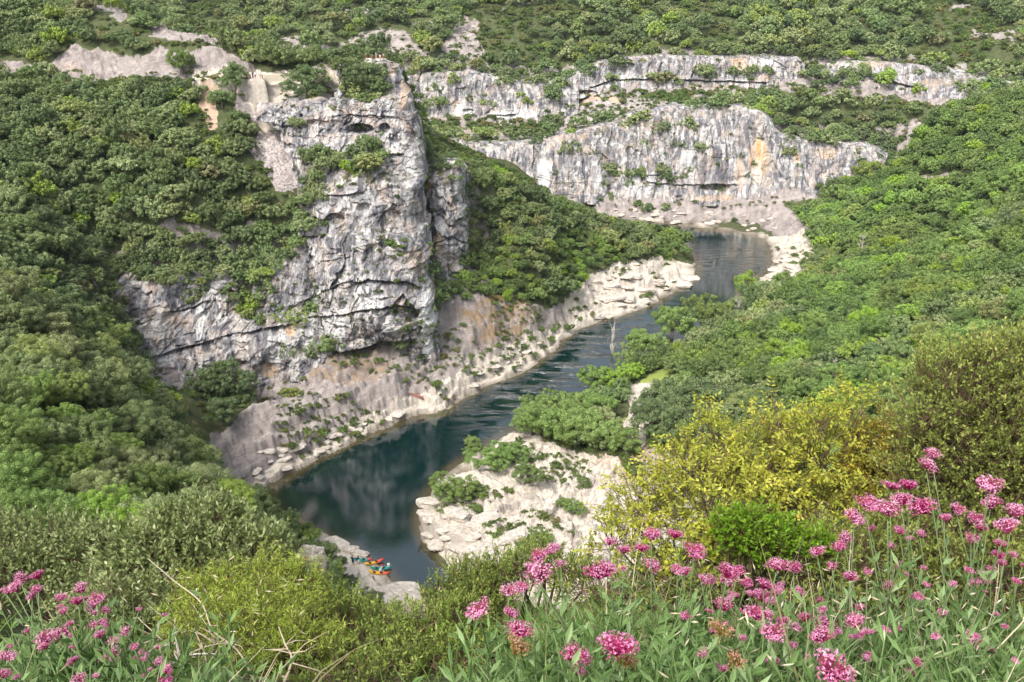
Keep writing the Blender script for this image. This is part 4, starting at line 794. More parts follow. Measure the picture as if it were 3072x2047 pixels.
def build_individuals():
    proto = {}
    for i in sorted(BIG['oak'] | BIG['green'] | BIG['shrub'], key=lambda i: -info[i][0]):
        sp, p, rad, sd = PLANTS[i]; px, u, v, dist = info[i]; rr = random.Random(sd*7+3)
        nm, word, cat, grp = KIND[sp]; t = rr.random(); t = (.42+.5*t) if dist < 140 else t; tone = next(w for a, w in TONE[sp] if t < a)
        lab = None
        for dec in (0, 1):
            lab = '%s %s, %s, %s%% across %s%% down' % (tone, word, region(u, v, p[1], sp, p[2]), round(u/23.53, dec) if dec else int(round(u/23.53)), round(v/15.68, dec) if dec else int(round(v/15.68)))
            if lab not in used: break
        used.add(lab); rz = rr.uniform(0, 6.28)
        if sp == 'shrub':
            o = obj(nm, rr.choice(CR['shrub']['mid']), None, p, (0, 0, rz), (rad*rr.uniform(.9, 1.25), rad, rad*rr.uniform(.7, 1.1))); o.color = (t, t, t, 1)
            tag(o, lab, cat, grp); continue
        q = 'vfine' if px > .030 else 'fine' if px > .018 else 'mid'; key = (sp, q, rr.randrange(3), rr.randrange(4))
        if key not in proto:
            r_ = bpy.data.objects.new(nm, None); COL.objects.link(r_); r_.empty_display_size = .3
            a = obj('crown', CR[sp][q][key[2]], r_, (0, 0, 1.0)); b = obj('trunk', TRK[key[3]], r_, (0, 0, 1.2)); proto[key] = r_
            root = r_
        else: root = copy_tree(proto[key])
        root.location = (p[0], p[1], p[2]-.1); root.rotation_euler = (0, 0, rz); root.scale = (rad*rr.uniform(.92, 1.15), rad, rad*rr.uniform(.85, 1.1))
        if dist > 150: root.location[2] -= rad*.35
        for ch in root.children: ch.color = (t, t, t, 1)
        tag(root, lab, cat, grp)
build_individuals()
def instancer(name, pts, scl, rotz, idx, meshes, kind='stuff'):
    lib = bpy.data.collections.new('source_'+name)
    for k, me in enumerate(meshes): lib.objects.link(bpy.data.objects.new('leaf_source_%02d' % k, me))
    me = bpy.data.meshes.new(name); me.vertices.add(len(pts)); me.vertices.foreach_set('co', np.asarray(pts, np.float32).ravel())
    for n_, a, ty in (('s', scl, 'FLOAT_VECTOR'), ('r', rotz, 'FLOAT_VECTOR')):
        at = me.attributes.new(n_, ty, 'POINT'); at.data.foreach_set('vector', np.asarray(a, np.float32).ravel())
    at = me.attributes.new('k', 'INT', 'POINT'); at.data.foreach_set('value', np.asarray(idx, np.int32))
    o = obj(name, me); g = bpy.data.node_groups.new(name, 'GeometryNodeTree')
    g.interface.new_socket('Geometry', in_out='INPUT', socket_type='NodeSocketGeometry'); g.interface.new_socket('Geometry', in_out='OUTPUT', socket_type='NodeSocketGeometry')
    gi = g.nodes.new('NodeGroupInput'); go = g.nodes.new('NodeGroupOutput'); ci = g.nodes.new('GeometryNodeCollectionInfo'); ip = g.nodes.new('GeometryNodeInstanceOnPoints')
    ci.inputs[0].default_value = lib; ci.inputs[1].default_value = True; ci.inputs[2].default_value = True
    def na(n_, dt):
        x = g.nodes.new('GeometryNodeInputNamedAttribute'); x.data_type = dt; x.inputs[0].default_value = n_
        return [q for q in x.outputs if q.enabled][0]
    g.links.new(gi.outputs[0], ip.inputs['Points']); g.links.new(ci.outputs[0], ip.inputs['Instance']); ip.inputs['Pick Instance'].default_value = True
    g.links.new(na('k', 'INT'), ip.inputs['Instance Index']); e2r = g.nodes.new('FunctionNodeEulerToRotation'); g.links.new(na('r', 'FLOAT_VECTOR'), e2r.inputs[0]); g.links.new(e2r.outputs[0], ip.inputs['Rotation'])
    g.links.new(na('s', 'FLOAT_VECTOR'), ip.inputs['Scale']); g.links.new(ip.outputs[0], go.inputs[0])
    md = o.modifiers.new('scatter', 'NODES'); md.node_group = g; tag(o, kind='stuff'); return o
def build_rest():
    for sp, name in (('oak', 'distant_oak_wood'), ('green', 'distant_broadleaf_wood'), ('shrub', 'distant_scrub')):
        ids = [i for i in range(len(PLANTS)) if PLANTS[i][0] == sp and i not in BIG[sp]]
        meshes = (CR[sp]['midr']+CR[sp]['far']) if sp != 'shrub' else CR['shrub']['far']; r = np.random.default_rng(3)
        P, S, Rr, I = [], [], [], []
        for i in ids:
            _, p, rad, sd = PLANTS[i]; d = math.dist(p, (0, 0, H)); P.append((p[0], p[1], p[2]+rad*(.55 if sp != 'shrub' else 0)))
            S.append((rad*r.uniform(.9, 1.15), rad, rad*r.uniform(.85, 1.15))); Rr.append((0, 0, r.uniform(0, 6.28)))
            I.append(r.integers(0, 6)+(6 if d > 330 else 0) if sp != 'shrub' else r.integers(0, 4))
        instancer(name, P, S, Rr, I, meshes)
        o = bpy.data.objects[name]; tag(o, {'oak': 'dense evergreen oak wood covering the slopes of the gorge', 'green': 'light green broadleaf wood along the right bank', 'shrub': 'scattered low scrub on the far slopes and ledges'}[sp], {'oak': 'wood', 'green': 'wood', 'shrub': 'scrub'}[sp])
build_rest()
print('built individuals', len(COL.objects))
# ---------------------------------------------------------------- close plants under the viewpoint
def leaf_np(B, D, L, Wd, r, fold=.25, droop=0.0):
    n = len(B); D = D+np.array([0, 0, -droop]); D = D/(np.linalg.norm(D, axis=1, keepdims=True)+1e-9)
    q = unit(n, r); q[:, 2] += .6; S = np.cross(D, q); S /= np.linalg.norm(S, axis=1, keepdims=True)+1e-9; Nn = np.cross(S, D)
    L = np.broadcast_to(L, (n,))[:, None]*(.7+.6*r.random((n, 1))); Wd = np.broadcast_to(Wd, (n,))[:, None]*(.8+.4*r.random((n, 1)))*.5
    mid = B+D*L*.5-Nn*Wd*fold; V = np.stack([B, B+D*L*.48+S*Wd, B+D*L, mid, B+D*L*.48-S*Wd], 1).reshape(-1, 3)
    k = np.arange(n)[:, None]*5; F = np.concatenate([k+np.array([0, 1, 2, 3]), k+np.array([0, 3, 2, 4])], 1).reshape(-1, 4)
    return V, F
def tubes_np(A, B_, ra, rb):          # many straight 3-sided twigs
    n = len(A); D = B_-A; D /= np.linalg.norm(D, axis=1, keepdims=True)+1e-9; q = np.cross(D, np.array([.3, .2, .9])); q /= np.linalg.norm(q, axis=1, keepdims=True)+1e-9; w = np.cross(D, q); Vs = []
    for P, rr in ((A, ra), (B_, rb)):
        for j in range(3):
            t = 2*math.pi*j/3; Vs.append(P+(q*math.cos(t)+w*math.sin(t))*np.broadcast_to(rr, (n,))[:, None])
    V = np.stack(Vs, 1).reshape(-1, 3); k = np.arange(n)[:, None]*6
    F = np.concatenate([k+np.array([j, (j+1) % 3, 3+(j+1) % 3, 3+j]) for j in range(3)], 1).reshape(-1, 4)
    return V, F
def stack(parts):
    V, F, T, n = [], [], [], 0
    for v, f, t in parts: V.append(v); F.append(f+n); n += len(v); T.append(np.broadcast_to(t, (len(v),)))
    return np.concatenate(V), np.concatenate(F), np.concatenate(T)
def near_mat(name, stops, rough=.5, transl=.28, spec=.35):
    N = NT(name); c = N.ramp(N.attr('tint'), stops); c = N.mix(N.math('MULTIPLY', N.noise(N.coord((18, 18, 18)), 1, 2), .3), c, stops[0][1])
    N.l(c, N.b.inputs['Base Color']); N.b.inputs['Roughness'].default_value = rough; N.b.inputs['Specular IOR Level'].default_value = spec
    tr = N.n('ShaderNodeBsdfTranslucent'); mx = N.n('ShaderNodeMixShader'); mx.inputs[0].default_value = transl
    N.l(c, tr.inputs[0]); N.l(N.b.outputs[0], mx.inputs[1]); N.l(tr.outputs[0], mx.inputs[2]); N.l(mx.outputs[0], N.out.inputs[0]); return N.m
M['tereb'] = near_mat('yellow_leaves', [(0, (.12, .18, .03)), (.3, (.36, .41, .05)), (.7, (.62, .61, .08)), (.93, (.72, .64, .11)), (1, (.55, .28, .04))])
M['tereb_o'] = near_mat('golden_leaves', [(0, (.16, .17, .03)), (.4, (.34, .30, .04)), (.8, (.50, .38, .05)), (1, (.50, .20, .03))])
M['dkleaf'] = near_mat('olive_leaves', [(0, (.11, .15, .035)), (.4, (.26, .32, .07)), (.8, (.44, .49, .11)), (.95, (.56, .58, .16)), (1, (.45, .45, .18))], .4)
M['brleaf'] = near_mat('bright_leaves', [(0, (.09, .18, .01)), (.5, (.18, .34, .02)), (1, (.34, .50, .05))], .4)
M['oakleaf'] = near_mat('pale_oak_leaves', [(0, (.10, .14, .05)), (.4, (.26, .32, .11)), (.8, (.45, .52, .22)), (1, (.68, .70, .40))], .5)
M['box'] = near_mat('box_leaves', [(0, (0.0945, 0.162, 0.027)), (.4, (0.23, 0.324, 0.0607)), (.8, (0.405, 0.499, 0.108)), (.96, (0.608, 0.661, 0.189)), (1, (0.675, 0.378, 0.108))], .45)
M['jun'] = near_mat('juniper_needles', [(0, (0.162, 0.243, 0.027)), (.5, (0.405, 0.513, 0.0675)), (.93, (0.608, 0.702, 0.135)), (1, (0.608, 0.203, 0.0405))], .5)
M['twig'] = flat('twig', (.20, .14, .09), .9, .1, .5); M['ptwig'] = flat('pale_twig', (.50, .42, .30), .8, .1, .3)
def WP(u, v, Y): return np.array(PY(u, v, Y))
def shrub(name, label, lobes, mat, kind, n_twig, L, Wd, seed, tw=.09, base=None, group=None, gap=0.0, stems=.012):
    r = np.random.default_rng(seed); cen = np.array([WP(u, v, Y) for u, v, Y, a, b in lobes])
    dist = np.linalg.norm(cen-np.array([0, 0, H]), axis=1); rad = np.array([[a*d/2038, (a+b)*.5*d/2038, b*d/2038] for (u, v, Y, a, b), d in zip(lobes, dist)])
    gx, gy = (cen[:, 0].mean(), cen[:, 1].mean()+.1) if base is None else base; gz = float(hgt([gx], [gy])[0]); root = np.array([gx, gy, gz-.05])
    wts = rad[:, 0]*rad[:, 2]; li = r.choice(len(lobes), n_twig, p=wts/wts.sum())
    D = unit(n_twig, r); D[:, 2] += .25; D /= np.linalg.norm(D, axis=1, keepdims=True); dep = 1-.55*r.random(n_twig)**1.7
    P = cen[li]+D*rad[li]*dep[:, None]
    ns = fbm(P[:, 0]*6/max(.4, rad.max()), P[:, 1]*6/max(.4, rad.max()), P[:, 2]*6/max(.4, rad.max()), 3, seed)
    k = ns > -.28+gap*.3; P, D, li, dep, ns = P[k], D[k], li[k], dep[k], ns[k]; n = len(P)
    P += D*(ns*.42*rad[li].mean(1))[:, None]
    T = D*.8+np.array([0, -.15, .75])+unit(n, r)*.5; T /= np.linalg.norm(T, axis=1, keepdims=True); tl = tw*(.6+.9*r.random(n)); parts = []; tb = []
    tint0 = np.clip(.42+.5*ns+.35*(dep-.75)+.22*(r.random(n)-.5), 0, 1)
    if kind == 'compound':
        for q in range(3):          # a spray of pinnate leaves at each twig
            ax = T*.5+unit(n, r)*.9+np.array([0, 0, .25]); ax /= np.linalg.norm(ax, axis=1, keepdims=True); b0 = P+T*(tl*.4*q)[:, None]; rl = L*2.6*(.7+.5*r.random(n))
            sd = np.cross(ax, unit(n, r)); sd /= np.linalg.norm(sd, axis=1, keepdims=True)
            for j in range(3):
                for sg in (-1, 1):
                    bb = b0+ax*(rl*(.35+.27*j))[:, None]; v, f = leaf_np(bb, sd*sg+ax*.5, L, Wd, r, .3, .25); parts.append((v, f, np.repeat(np.clip(tint0+.12*r.normal(size=n), 0, 1), 5)))
            v, f = leaf_np(b0+ax*rl[:, None], ax, L, Wd, r, .3, .2); parts.append((v, f, np.repeat(tint0, 5))); tb.append(tubes_np(b0, b0+ax*rl[:, None], .0012, .0008))
    elif kind == 'needle':
        for j in range(16):
            bb = P+T*(tl*(j/16))[:, None]; dd = T*.7+unit(n, r)*1.0; v, f = leaf_np(bb, dd, L, Wd, r, .1); parts.append((v, f, np.repeat(np.clip(tint0+.1*r.normal(size=n)+.012*(j-8), 0, 1), 5)))
    else:
        m = 9 if kind == 'oval' else 7
        for j in range(m):
            bb = P+T*(tl*(j/(m-1)))[:, None]; dd = T*(.35+.9*j/(m-1))+unit(n, r)*.85; v, f = leaf_np(bb, dd, L, Wd, r, .3); parts.append((v, f, np.repeat(np.clip(tint0+.13*r.normal(size=n)+.02*(j-4), 0, 1), 5)))
    V, F, Tn = stack(parts)
    e = bpy.data.objects.new(name, None); COL.objects.link(e); e.location = root; e.empty_display_size = .2; tag(e, label, 'shrub', group)
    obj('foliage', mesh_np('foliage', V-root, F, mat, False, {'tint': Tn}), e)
    tb.append(tubes_np(P-T*(tl*.9)[:, None]-np.array([0, 0, .02]), P+T*tl[:, None], .0028, .0012))
    # limbs from the root to each lobe, forking towards the twigs
    mbr = MB(); rr = random.Random(seed)
    for c_, ra in zip(cen, rad):
        for q in range(3):
            t = c_+np.array([rr.uniform(-.6, .6)*ra[0], rr.uniform(-.3, .4)*ra[1], rr.uniform(-.2, .6)*ra[2]]); s0 = root+np.array([rr.uniform(-.08, .08), rr.uniform(-.05, .05), 0])
            m1 = s0+(t-s0)*.4+np.array([rr.uniform(-.12, .12), rr.uniform(-.08, .08), rr.uniform(0, .1)]); m2 = s0+(t-s0)*.75+np.array([rr.uniform(-.06, .06), 0, .03])
            mbr.tube([s0-root, m1-root, m2-root, t-root], [stems*1.4, stems, stems*.6, stems*.25], 5)
    sel = r.permutation(n)[:n//2]; A = P[sel]-T[sel]*(tl[sel]*.9)[:, None]; Bc = cen[li[sel]]+(A-cen[li[sel]])*.25; tb.append(tubes_np(Bc, A, .0035, .0018))
    v, f, t = stack([(a, b, 0) for a, b in tb]); mbr.add(v-root, f); mbr.build('branches', M['twig'], e)
    return e
FG = [
 ('terebinth_shrub', 'yellow-green shrub with pinnate leaves, widest bush in front of the white rock', [(1610, 1075, 4.8, 90, 52), (1745, 1065, 5, 110, 66), (1885, 1060, 5.1, 105, 66), (1640, 1165, 4.6, 140, 74), (1830, 1165, 4.8, 140, 76), (1480, 1165, 4.6, 75, 55), (1960, 935, 5.1, 45, 16), (1790, 968, 5, 45, 22), (1640, 990, 5, 60, 25), (1880, 965, 5, 40, 18), (1420, 1240, 4.4, 60, 45), (1590, 1265, 4.4, 110, 40)], 'tereb', 'compound', 1500, .032, .0145, 1, .11, .75),
 ('golden_shrub', 'golden orange-tinged shrub between the yellow-green bush and the dark olive bush', [(2040, 1060, 5.0, 85, 75), (2000, 1150, 4.9, 90, 70), (2100, 1130, 4.9, 60, 50)], 'tereb_o', 'compound', 620, .026, .013, 2, .08, .1),
 ('olive_green_bush', 'dark olive-green bush filling the right edge behind the pink flowers', [(2290, 960, 4.7, 190, 130), (2210, 880, 4.8, 110, 70), (2353, 840, 4.8, 120, 60), (2140, 960, 4.6, 60, 40), (2400, 1060, 4.5, 200, 130), (2230, 1080, 4.6, 170, 100), (2130, 1070, 4.7, 50, 50)], 'dkleaf', 'oval', 4600, .024, .012, 3, .07, -.3),
 ('bright_green_bush', 'small bright green glossy bush below the yellow-green shrub', [(1740, 1235, 4.1, 85, 42), (1690, 1215, 4.1, 50, 28), (1800, 1255, 4.1, 60, 30), (1870, 1260, 4.2, 40, 22)], 'brleaf', 'oval', 700, .026, .014, 4, .06, 0),
 ('pale_oak_shrub', 'pale green leafy oak shrub rising centre of the lower left thicket', [(450, 1250, 6, 120, 80), (340, 1290, 5.8, 90, 70), (560, 1290, 5.8, 110, 70), (420, 1340, 5.6, 170, 70), (400, 1200, 6.1, 50, 30), (500, 1190, 6.1, 40, 25)], 'oakleaf', 'oval', 1900, .042, .021, 5, .09, .1),
 ('pale_oak_shrub', 'grey-green leafy oak shrub behind the left pink flowers', [(90, 1280, 6.4, 150, 60), (200, 1300, 6.2, 120, 60), (20, 1340, 6, 110, 60), (250, 1370, 5.8, 110, 60), (250, 1240, 6.6, 60, 30), (0, 1250, 6.6, 80, 40)], 'oakleaf', 'oval', 2000, .040, .020, 6, .09, 0),
 ('pale_oak_shrub', 'olive oak shrub low between the left flowers and the dead twigs', [(300, 1420, 5.0, 130, 60), (240, 1480, 4.8, 130, 60), (360, 1500, 4.7, 90, 60)], 'oakleaf', 'oval', 1100, .034, .017, 7, .08, 0),
 ('box_shrub', 'light green box shrub beside the kayak beach', [(750, 1405, 5.2, 90, 34), (860, 1440, 5.0, 90, 34), (680, 1375, 5.4, 60, 34), (800, 1460, 4.6, 120, 50)], 'box', 'oval', 1700, .026, .011, 8, .06, 0),
 ('box_shrub', 'broad olive box shrub filling the bottom centre of the view', [(960, 1470, 4.2, 120, 55), (1060, 1450, 4.2, 70, 60), (870, 1540, 3.9, 180, 55), (1040, 1550, 3.8, 150, 60), (720, 1540, 4.0, 120, 50), (800, 1590, 3.4, 160, 50)], 'box', 'oval', 2900, .024, .010, 9, .055, 0),
 ('box_shrub', 'yellow-green box shrub at the foot of the river bend', [(1075, 1335, 4.7, 55, 36), (1030, 1370, 4.6, 60, 40), (1120, 1360, 4.6, 60, 50), (1140, 1300, 4.8, 50, 24), (1090, 1410, 4.4, 80, 45)], 'box', 'oval', 1200, .020, .009, 10, .06, 0),
 ('box_shrub', 'small olive box shrub behind the first pink heads on the river side', [(1250, 1275, 4.8, 50, 22), (1200, 1310, 4.6, 50, 30), (1300, 1310, 4.5, 70, 30)], 'box', 'oval', 520, .018, .009, 11, .055, 0),
 ('juniper_bush', 'yellow-green prickly juniper bush with the long bare twig', [(560, 1380, 4.5, 110, 60), (690, 1340, 4.7, 50, 40), (470, 1400, 4.4, 80, 60), (620, 1440, 4.2, 130, 60), (540, 1480, 4.0, 150, 60), (690, 1500, 3.9, 90, 60), (620, 1310, 4.8, 30, 30)], 'jun', 'needle', 2600, .034, .0040, 12, .09, 0),
 ('leafy_undergrowth', 'dark leafy undergrowth low behind the right flower stems', [(2200, 1230, 4.3, 190, 60), (2000, 1280, 4.2, 150, 60), (1800, 1330, 4.2, 160, 50), (2300, 1340, 4.0, 150, 70), (1560, 1340, 4.2, 120, 45), (1380, 1350, 4.3, 90, 35), (2100, 1400, 3.9, 200, 60)], 'dkleaf', 'oval', 2600, .030, .013, 13, .08, 0),
]
for nm, lab, lobes, mt, kd, nt_, L_, W_, sd, tw_, gp in FG:
    shrub(nm, lab, lobes, M[mt], kd, nt_, L_, W_, sd, tw_, None, 'box shrubs' if nm == 'box_shrub' else 'oak shrubs in the lower left' if nm == 'pale_oak_shrub' else None, gp)
# ---- red valerian: flowering stems in clumps
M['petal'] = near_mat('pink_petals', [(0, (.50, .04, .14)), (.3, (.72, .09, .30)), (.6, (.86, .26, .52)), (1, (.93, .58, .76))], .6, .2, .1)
def vary(m, amt):            # whole heads differ a little in depth of pink
    t = m.node_tree; b = [x for x in t.nodes if x.type == 'BSDF_PRINCIPLED'][0]; lk = b.inputs['Base Color'].links[0]; src = lk.from_socket; oi = t.nodes.new('ShaderNodeObjectInfo'); hv = t.nodes.new('ShaderNodeHueSaturation')
    r_ = t.nodes.new('ShaderNodeMapRange'); t.links.new(oi.outputs['Random'], r_.inputs[0]); r_.inputs[3].default_value = 1-amt; r_.inputs[4].default_value = 1+amt*.5; t.links.new(r_.outputs[0], hv.inputs['Saturation'])
    r2 = t.nodes.new('ShaderNodeMapRange'); t.links.new(oi.outputs['Random'], r2.inputs[0]); r2.inputs[3].default_value = 1.0; r2.inputs[4].default_value = .82; t.links.new(r2.outputs[0], hv.inputs['Value']); t.links.new(src, hv.inputs['Color'])
    for l in list(src.links):
        if l.to_node != hv: t.links.new(hv.outputs[0], l.to_socket)
vary(M['petal'], .14)
M['faded'] = near_mat('faded_heads', [(0, (.30, .22, .05)), (.5, (.45, .30, .12)), (.8, (.60, .25, .25)), (1, (.70, .40, .40))], .7, .2, .1)
M['vleaf'] = near_mat('valerian_leaves', [(0, (.08, .15, .04)), (.5, (.20, .32, .10)), (1, (.38, .50, .24))], .5, .22, .3)
M['vstem'] = near_mat('valerian_stems', [(0, (.17, .24, .10)), (1, (.40, .46, .25))], .6, .1, .2)
M['grass'] = near_mat('grass_blades', [(0, (.08, .15, .03)), (.5, (.20, .32, .08)), (.8, (.34, .44, .16)), (1, (.58, .50, .30))], .6, .25, .2)
M['straw'] = near_mat('dry_straw', [(0, (.30, .22, .12)), (.6, (.62, .52, .34)), (1, (.80, .72, .56))], .7, .2, .2)
HEADS = []
for ox, tab in ((0, [(135,845,90),(255,830,90),(100,910,110),(35,935,60),(245,930,70),(218,972,65),(415,985,95),(560,920,95),(535,1003,85),(595,990,45),(665,985,100),(635,1050,90),(725,1065,65),(655,1090,50),(415,1045,50),(485,1160,50),(640,1190,100),(720,1160,80),(685,1240,80),(430,1235,140),(320,1260,120),(310,1310,90),(65,1310,45),(50,1385,105),(25,1510,90),(865,1220,75),(780,1285,70),(785,1370,95),(925,1320,60),(990,1365,60),(985,1408,50),(1095,1425,70),(705,1405,50),(1150,1490,65),(1140,1555,90),(930,1400,35),(1035,1480,40),(990,1520,30),(540,1550,90),(190,1210,40)]),
    (784.4, [(1360,690,125),(1450,650,120),(1515,745,90),(1370,815,200),(1155,935,120),(1240,915,110),(950,1060,180),(1170,1085,105),(1215,1210,210),(1215,1310,200),(1620,1390,200),(1620,1480,120),(1900,1320,260),(1950,1400,180),(1850,600,100),(1950,655,110),(2075,640,110),(2140,550,130),(2300,545,110),(1785,800,200),(1945,785,60),(2140,760,140),(2320,795,110),(1300,770,90)]),
    (1568.8, [(80,655,155),(20,800,80),(165,855,95),(310,800,150),(380,800,100),(320,860,120),(435,880,90),(350,975,75),(275,1035,135),(650,760,150),(770,775,100),(565,890,130),(550,965,120),(635,935,100),(610,1010,80),(795,940,95),(520,1095,200),(690,1140,80),(25,1110,90),(270,1205,180),(840,1120,110),(975,1165,140),(1185,1145,135),(945,1000,50),(635,1220,160),(960,1250,150),(800,1200,60),(375,1420,150),(620,1420,110),(1030,1470,250),(1400,1205,65),(2005,1285,140),(1690,65,135),(1725,-5,110),(1440,210,130),(1560,205,115),(1270,330,150),(1190,430,140),(1425,375,190),(1515,305,160),(1650,360,170),(1300,505,60),(1500,520,75),(1570,575,50),(1440,625,60),(1640,540,70),(1810,430,75),(1895,370,95),(2125,205,150),(2130,330,120),(2290,385,140),(2235,490,155),(2025,445,105),(2065,505,80),(1995,570,95),(2190,610,70),(2280,685,65),(1120,575,110),(1080,630,100),(935,665,110),(1275,800,60),(1160,840,90),(1420,900,90),(1540,820,40),(1975,795,60),(2070,855,90),(2180,690,80),(2200,745,60),(2345,760,40),(1865,890,60),(2010,880,60),(2085,945,30),(2300,870,60),(860,1400,60),(770,1310,60),(1280,1370,45),(1300,1220,50),(1230,1240,50)])):
    for x, y, w in tab: HEADS.append((ox+x/3, 1045.6+y/3, w/3))
_rh = np.random.default_rng(31)
for _ in range(46): HEADS.append((_rh.uniform(1600, 2350), _rh.uniform(1290, 1545), _rh.uniform(12, 26)))
for _ in range(12): HEADS.append((_rh.uniform(10, 400), _rh.uniform(1400, 1560), _rh.uniform(10, 22)))
FADED = {(i) for i, h in enumerate(HEADS) if any(abs(h[0]-a) < 3 and abs(h[1]-b) < 3 for a, b in ((1658.8, 1447.3), (1434.4, 1512.3), (1693.8, 1519), (1189.4, 1482.3)))}
def head_mesh(seed, n, mat):
    r = np.random.default_rng(seed); c = unit(9, r); c[:, 2] = np.abs(c[:, 2])*.7-.12; c *= np.array([.62, .62, .62]); i = r.integers(0, 9, n)
    D = unit(n, r); D[:, 2] = D[:, 2]*.8+.25; D /= np.linalg.norm(D, axis=1, keepdims=True); P = c[i]+D*(.36+.08*r.random(n))[:, None]
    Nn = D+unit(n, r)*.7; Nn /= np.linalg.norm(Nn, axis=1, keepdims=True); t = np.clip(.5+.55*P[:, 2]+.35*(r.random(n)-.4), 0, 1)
    v1, f1, t1 = leaf_quads(P, Nn, .17, r, .35, t); N2 = Nn+unit(n, r)*.3; N2 /= np.linalg.norm(N2, axis=1, keepdims=True); v2, f2, t2 = leaf_quads(P+D*.02, N2, .17, r, .35, t)
    m = n//2; Ps = c[i[:m]]*.2+np.array([0, 0, -.45]); v3, f3 = tubes_np(np.repeat(np.array([[0, 0, -.75]]), m, 0), P[:m]*.8, .012, .02)
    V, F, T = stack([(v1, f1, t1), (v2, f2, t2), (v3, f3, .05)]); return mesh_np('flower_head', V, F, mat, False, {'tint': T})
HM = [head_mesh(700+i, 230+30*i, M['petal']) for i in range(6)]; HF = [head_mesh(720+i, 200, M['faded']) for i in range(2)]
pts = []
for i, (u, v, w_) in enumerate(HEADS):
    Y = np.interp(v, [1030, 1150, 1300, 1450, 1570], [3.7, 3.5, 3.1, 2.6, 2.15])*(1.0 if w_ < 50 else .88); Y *= 1+.06*math.sin(i*2.4)
    p = WP(u, v, Y); pts.append((p, w_*.5*np.linalg.norm(p-np.array([0, 0, H]))/2038*1.12))
PP = np.array([p for p, _ in pts])
# clump roots: group heads by where they stand
seeds = [(u, Y) for u, Y in ((60, 2.6), (190, 2.7), (330, 2.5), (30, 2.1), (1180, 2.6), (1340, 2.8), (1230, 2.1), (1460, 2.9), (1350, 2.2), (1560, 2.9), (1440, 2.15), (1700, 2.8), (1640, 2.5), (1770, 2.5), (1860, 2.9), (1900, 2.2), (1960, 2.9), (2050, 3.0), (2130, 3.0), (2240, 3.0), (2320, 2.8), (2240, 2.3), (1780, 2.1), (2130, 2.5))]
roots = []
for u, Y in seeds:
    x = WP(u, 1500, Y)[0]; roots.append(np.array([x+(.12 if u > 1800 else .05), Y-.02, float(hgt([x], [Y])[0])]))
asg = [int(np.argmin([abs(p[0]-r_[0])*1.0+abs(p[1]-r_[1])*1.3+(5 if r_[2] > p[2]-.15 else 0) for r_ in roots])) for p in PP]
def where(u, v):
    return '%d%% across and %d%% down' % (round(u/23.53), round(v/15.68))
rv = np.random.default_rng(77)
for k, rt in enumerate(roots):
    mine = [i for i, a in enumerate(asg) if a == k]
    if not mine: continue
    e = bpy.data.objects.new('valerian_plant', None); COL.objects.link(e); e.location = rt; e.empty_display_size = .1
    hu = np.mean([HEADS[i][0] for i in mine]); hv = np.mean([HEADS[i][1] for i in mine])
    tag(e, 'pink valerian with %d flower heads around %s' % (len(mine), where(hu, hv)), 'flowering plant', 'pink valerian clumps by the viewpoint')
    lp = []
    for i in mine:
        h, rad = PP[i], pts[i][1]; s0 = rt+np.array([rv.uniform(-.14, .14), rv.uniform(-.08, .1), -.02]); m1 = s0+(h-s0)*.45+np.array([rv.uniform(-.03, .03), .02, .03]); top = h-np.array([0, 0, rad*.7])
        Q = resample([s0-rt, m1-rt, top-rt], 9); mb = MB().tube([tuple(q) for q in Q], [.0048-.0003*j for j in range(9)], 5); st = mb.build('flower_stem', M['vstem'], e)
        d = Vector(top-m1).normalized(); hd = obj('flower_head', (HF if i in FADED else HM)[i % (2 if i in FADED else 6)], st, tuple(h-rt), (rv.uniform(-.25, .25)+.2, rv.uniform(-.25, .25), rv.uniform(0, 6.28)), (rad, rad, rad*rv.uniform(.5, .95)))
        if i in FADED: hd['label'] = 'faded brownish-green flower head'
        nL = 7; tt = np.linspace(.12, .86, nL); C_ = np.array([Q[min(8, int(t*8))]+rt for t in tt])
        for sg in (-1, 1):
            a = rv.uniform(0, 6.28, nL); dd = np.stack([np.cos(a)*sg, np.sin(a)*sg, .9+0*a], 1); L_ = .11*(1-.45*tt)
            v, f = leaf_np(C_, dd, L_, .02, rv, .35); lp.append((v, f, np.repeat(rv.uniform(.2, .9, nL), 5)))
    ns = 60; b0 = rt+np.stack([rv.normal(0, .16, ns), rv.normal(0, .12, ns), np.zeros(ns)], 1); b0[:, 2] = hgt(b0[:, 0], b0[:, 1]); up = np.stack([rv.normal(0, .28, ns), rv.normal(0, .2, ns), np.ones(ns)], 1); sl = rv.uniform(.2, .55, ns)
    v, f = tubes_np(b0, b0+up*sl[:, None], .004, .002); lp.append((v, f, .6))
    for j in range(9):
        t = .15+.1*j; a = rv.uniform(0, 6.28, ns); v, f = leaf_np(b0+up*(sl*t)[:, None], np.stack([np.cos(a), np.sin(a), .9+0*a], 1), .10*(1-.3*t), .019, rv, .35); lp.append((v, f, np.repeat(np.clip(rv.normal(.45, .25, ns), 0, 1), 5)))
    V, F, T = stack(lp); obj('leaves', mesh_np('leaves', V-rt, F, M['vleaf'], False, {'tint': T}), e)
